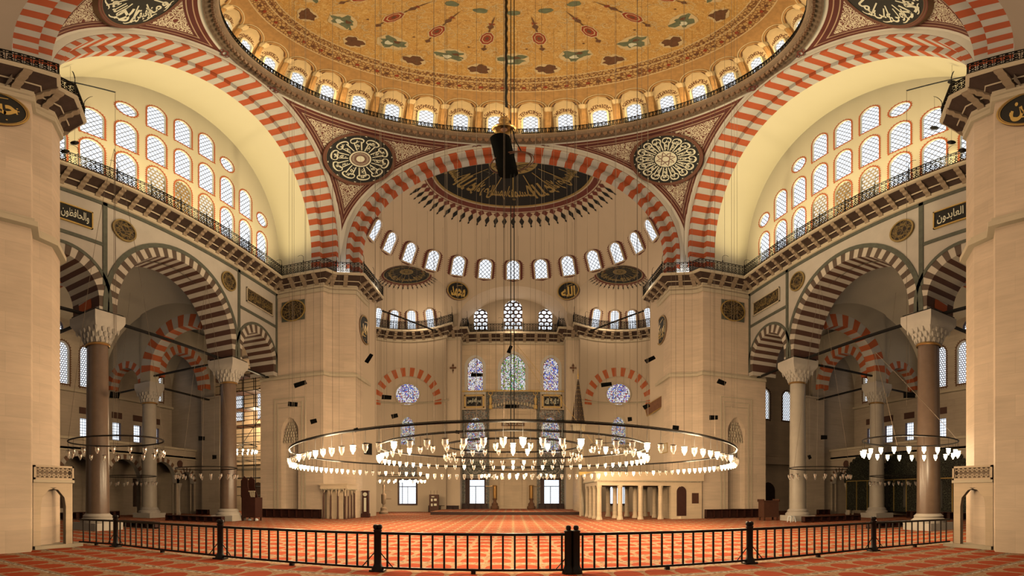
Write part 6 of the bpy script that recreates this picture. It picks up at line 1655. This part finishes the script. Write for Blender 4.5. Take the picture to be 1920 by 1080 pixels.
# lectern cabinet and stool on the right
x, y = 17.2, 29.2; t = empty('wooden_lectern', (x, y, 0), 'dark wooden lectern cabinet near the far right column', 'lectern')
b = MB(); b.box((x - .6, y - .4, .25), (x + .6, y + .4, 1.45)); b.build('cabinet', 'brown_wood', t); b = MB(); b.box((x - .66, y - .45, 1.42), (x + .66, y + .45, 1.52)); b.box((x - .66, y - .45, 1.5), (x - .6, y + .45, 1.62)); b.box((x + .6, y - .45, 1.5), (x + .66, y + .45, 1.62)); b.build('top', 'brown_wood', t)
for dx in (-.58, .48):
    for dy in (-.38, .28): b = MB(); b.box((x + dx, y + dy, 0), (x + dx + .1, y + dy + .1, .3)); b.build('leg', 'brown_wood', t)
p = onR(1484, 975, 31.5); x, y = p.x, p.y; t = empty('plastic_stool', (x, y, 0), 'small white plastic stool beside the wooden lectern', 'stool')
b = MB(); b.box((x - .17, y - .17, .40), (x + .17, y + .17, .44)); b.build('seat', 'plastic_white', t)
for dx in (-1, 1):
    for dy in (-1, 1):
        b = MB(); b.tube([(x + dx * .14, y + dy * .14, .41), (x + dx * .2, y + dy * .2, 0)], .03, 5); b.build('leg', 'plastic_white', t)
# giant candlesticks
for cx, cy, nm in ((-1.95, 51.2, 'left'), (1.95, 51.2, 'right')):
    t = empty('giant_candlestick', (cx, cy, .32), 'giant candlestick with bronze foot and golden candle, %s of the altar niche' % nm, 'candlestick', 'candlesticks')
    b = MB(); b.lathe([(.42, .32), (.46, .4), (.45, .6), (.32, .75), (.34, .95), (.2, 1.1), (.16, 1.3), (.24, 1.45), (.26, 1.55)], (cx, cy, 0), 20); b.build('foot', 'brown_motif', t, smooth=40)
    b = MB(); b.lathe([(.22, 1.55), (.25, 1.7), (.25, 2.85), (.28, 3.0), (.2, 3.1), (0, 3.12)], (cx, cy, 0), 16); b.build('candle', 'brass', t, smooth=40)
    sg = -1 if cx < 0 else 1; b = MB(); b.tube([(cx, cy, 3.08), (cx + sg * .5, cy, 2.95), (cx + sg * 1.0, cy, 3.0)], .03, 5); b.build('side_arm', 'brass', t)
cx, cy = -12.1, 43.8; t = empty('giant_candlestick', (cx, cy, 0), 'tall dark candlestick standing in the left curved recess', 'candlestick', 'candlesticks')
b = MB(); b.lathe([(.42, 0), (.44, .2), (.3, .35), (.3, .6), (.12, .75), (.1, .95), (.22, 1.1), (.24, 2.0), (.1, 2.15), (.08, 2.5), (.12, 3.0), (0, 3.1)], (cx, cy, 0), 16); b.build('stem', 'bracket_stone', t, smooth=40)
b = MB(); b.box((cx - .1, cy - .03, 2.4), (cx + .75, cy + .03, 2.46)); b.build('cross_arm', 'bracket_stone', t); b = MB(); b.box((cx + .1, cy - .03, 1.5), (cx + .75, cy + .03, 1.6)); b.build('cross_arm', 'bracket_stone', t)
# grandfather clock
x, y = -11.6, 36.6; t = empty('longcase_clock', (x, y, 0), 'slim dark longcase clock beside the left far pier', 'clock')
b = MB(); b.box((x - .32, y - .22, 0), (x + .32, y + .22, .35)); b.box((x - .25, y - .17, .35), (x + .25, y + .17, 2.25)); b.box((x - .28, y - .2, 2.2), (x + .28, y + .2, 2.32)); b.build('case', 'dark_wood', t)
b = MB(); b.prism(circ(.17, 20, 0, 2.0), 0, .03, 0, FY(x, y - .18, 0)); b.box((x - .1, y - .19, .5), (x + .1, y - .17, 1.7)); b.build('dial_and_pendulum_glass', 'letter_cream', t)
# bookcase, screens, boards
p = onY(814, 957, 49.0); x, y = p.x, 49.0; t = empty('small_bookcase', (x, y, 0), 'narrow brown bookcase standing between the left recess and the altar', 'bookcase')
b = MB(); b.box((x - .48, y - .2, 0), (x + .48, y + .2, 2.0)); b.build('case', 'brown_wood', t); b = MB()
for z in (.7, 1.25):
    for xa, xb, dz in ((-.3, -.12, 0), (.02, .3, .05)): b = MB(); b.box((x + xa, y - .23, z + dz), (x + xb, y - .2, z + .29)); b.build('paper', 'letter_cream', t)
b = MB(); b.box((x - .25, y - .23, 1.7), (x + .05, y - .2, 1.8)); b.build('paper', 'letter_cream', t); 
for dx in (-.35, .0, .3): b = MB(); b.tube([(x + dx, y, 2.0), (x + dx, y, 2.45)], .012, 4); b.build('thin_rod', 'iron', t)
def board(name, c, wv, w_, h_, th, label, cat, m1, m2, roll=0):
    t = empty(name, c, label, cat); n = Vector(wv); u = Vector((0, 0, 1)).cross(n).normalized(); mt = frame(c, u, n.cross(u)) @ Matrix.Rotation(roll, 4, 'Z')
    b = MB(); b.box((-w_ / 2, -h_ / 2, -th), (w_ / 2, h_ / 2, 0), 0, mt); b.build('casing', m1, t); b = MB(); b.box((-w_ / 2 + .06, -h_ / 2 + .06, 0), (w_ / 2 - .06, h_ / 2 - .06, .015), 0, mt); b.build('face', m2, t)
board('wall_screen', (-11.9, 37.6, 6.1), (1, -.35, 0), 1.7, 1.05, .08, 'flat dark screen mounted on the inner face of the left far pier', 'screen', 'iron', 'screen')
board('tilted_sign_board', (11.6, 38.3, 10.1), (-1, -.5, 0), 2.3, 1.05, .1, 'dark framed board tilted on the inner face of the right far pier', 'board', 'gold', 'brown_motif', .32)
board('small_wall_frame', (11.85, 36.3, 6.0), (-1, -.4, 0), .75, .85, .05, 'small gilt frame hanging on the right far pier', 'frame', 'gold', 'moulding', .1)
board('narrow_wall_box', (-11.9, 38.9, 3.6), (1, -.3, 0), .5, 1.0, .12, 'narrow dark box under the screen on the left far pier', 'box', 'brown_wood', 'brown_wood')
# slim black ledge lamps on the side galleries that wash the vaults
for s in (-1, 1):
    for i, yy in enumerate((14.0, 18.0, 22.0, 26.0, 30.0)):
        t = empty('ledge_uplighter', (s * 17.75, yy, 21.95), 'small dark uplighter behind the %s gallery railing, %s along' % (NS[s], ORD[i]), 'lamp', 'uplighters on the side galleries')
        b = MB(); b.box((s * 17.75 - .12, yy - .25, 21.95), (s * 17.75 + .12, yy + .25, 22.12)); b.build('housing', 'iron', t)
# ------------------------------------------------------------------ light
def lamp(kind, loc, energy, col, size=.3, rot=None, name='lamp_or_fill_light', **kw):
    d = bpy.data.lights.new(name, kind); d.energy = energy; d.color = col
    if kind == 'POINT' or kind == 'SPOT': d.shadow_soft_size = size
    if kind == 'AREA': d.size = size; d.size_y = kw.pop('size_y', size); d.shape = 'RECTANGLE'
    for k, v in kw.items(): setattr(d, k, v)
    o = bpy.data.objects.new(name, d); COL.objects.link(o); o.location = loc
    if rot: o.rotation_euler = rot
    return o
WARM = (1.0, .75, .45)
# the hanging lamps: one light per cluster of burning bulbs
for R_, n_, z, e in ((9.9, 10, 3.5, 600), (6.1, 6, 3.7, 480)):
    for k in range(n_):
        a = 2 * pi * (k + .5) / n_; lamp('POINT', (R_ * cos(a), YC + R_ * sin(a), z), e, WARM, .5)
for x, y, z, e in ((.4, 42, 3.7, 520), (-10.3, 43.5, 3.3, 300), (9.6, 45.3, 6.6, 300), (14.7, 13.5, 3.7, 420), (-25, 38.6, 6.4, 1100), (-25.5, 43.5, 10.5, 900)): lamp('POINT', (x, y, z), e, WARM, .6)
# gallery uplighters washing the side vaults
for s in (-1, 1):
    for yy in (13.5, 17.8, 22.0, 26.2, 30.5):
        lamp('SPOT', (s * 16.95, yy, 22.1), 1350, (1.0, .84, .45), .3, rot=(0, 0 if False else s * math.radians(-9), 0) if False else (pi, s * math.radians(6), 0), spot_size=math.radians(125), spot_blend=.9)
    for yy in (15.5, 28.5):  # added floods, aimed across the nave to brighten the opposite gable
        q_ = Vector((s * W, 22.0, 30.5)) - Vector((-s * 17.0, yy, 22.4)); lamp('SPOT', (-s * 17.0, yy, 22.4), 9000, (1.0, .84, .52), .3, rot=q_.to_track_quat('-Z', 'Y').to_euler(), spot_size=math.radians(52), spot_blend=.7)
    lamp('POINT', (s * 12.95, 34.7, 22.25), 90, (.85, .93, 1.0), .2)
# added fill lights floating inside the dome ring, to brighten the dome
for k in range(12):
    a = 2 * pi * k / 12; lamp('POINT', (11.2 * sin(a), YC + 11.2 * cos(a), ZR + 2.6), 260, (1.0, .74, .38), 1.2)
for x_, y_ in ((0, 51.0), (-9.6, 48.6), (9.6, 48.6), (-11.0, 38.5), (11.0, 38.5)): lamp('POINT', (x_, y_, 22.5), 150, (1.0, .80, .55), .5)  # more added fill above the apse gallery, lifting the half dome
w = bpy.data.worlds.new('sky'); scene.world = w; w.use_nodes = True  # even warm ambient fill, let in where the west end is left open
bg = w.node_tree.nodes['Background']; bg.inputs[0].default_value = (1.0, .76, .53, 1); bg.inputs[1].default_value = .34
cy = scene.cycles
cy.use_fast_gi = True
scene.world.light_settings.distance = 22; scene.world.light_settings.ao_factor = 1.0
cy.fast_gi_method = 'REPLACE'; cy.ao_bounces = 1; cy.ao_bounces_render = 1
cy.max_bounces = 6; cy.diffuse_bounces = 3; cy.glossy_bounces = 2; cy.transmission_bounces = 4; cy.transparent_max_bounces = 8
cy.sample_clamp_indirect = 4; cy.use_light_tree = True
cy.caustics_reflective = False; cy.caustics_refractive = False
# ------------------------------------------------------------------ camera
c = bpy.data.cameras.new('camera'); c.type = 'PANO'; c.panorama_type = 'EQUIRECTANGULAR'
c.longitude_min = -CX / FH; c.longitude_max = (1920 - CX) / FH
c.latitude_max = CY / FV; c.latitude_min = -(1080 - CY) / FV
c.clip_start = .05; c.clip_end = 500
o = bpy.data.objects.new('camera', c); COL.objects.link(o); o.location = (0, 0, EYE); o.rotation_euler = (pi / 2, 0, 0); scene.camera = o
vs = scene.view_settings; vs.view_transform = 'Standard'; vs.look = 'None'; vs.gamma = 1; vs.use_curve_mapping = False; vs.exposure = 0.18
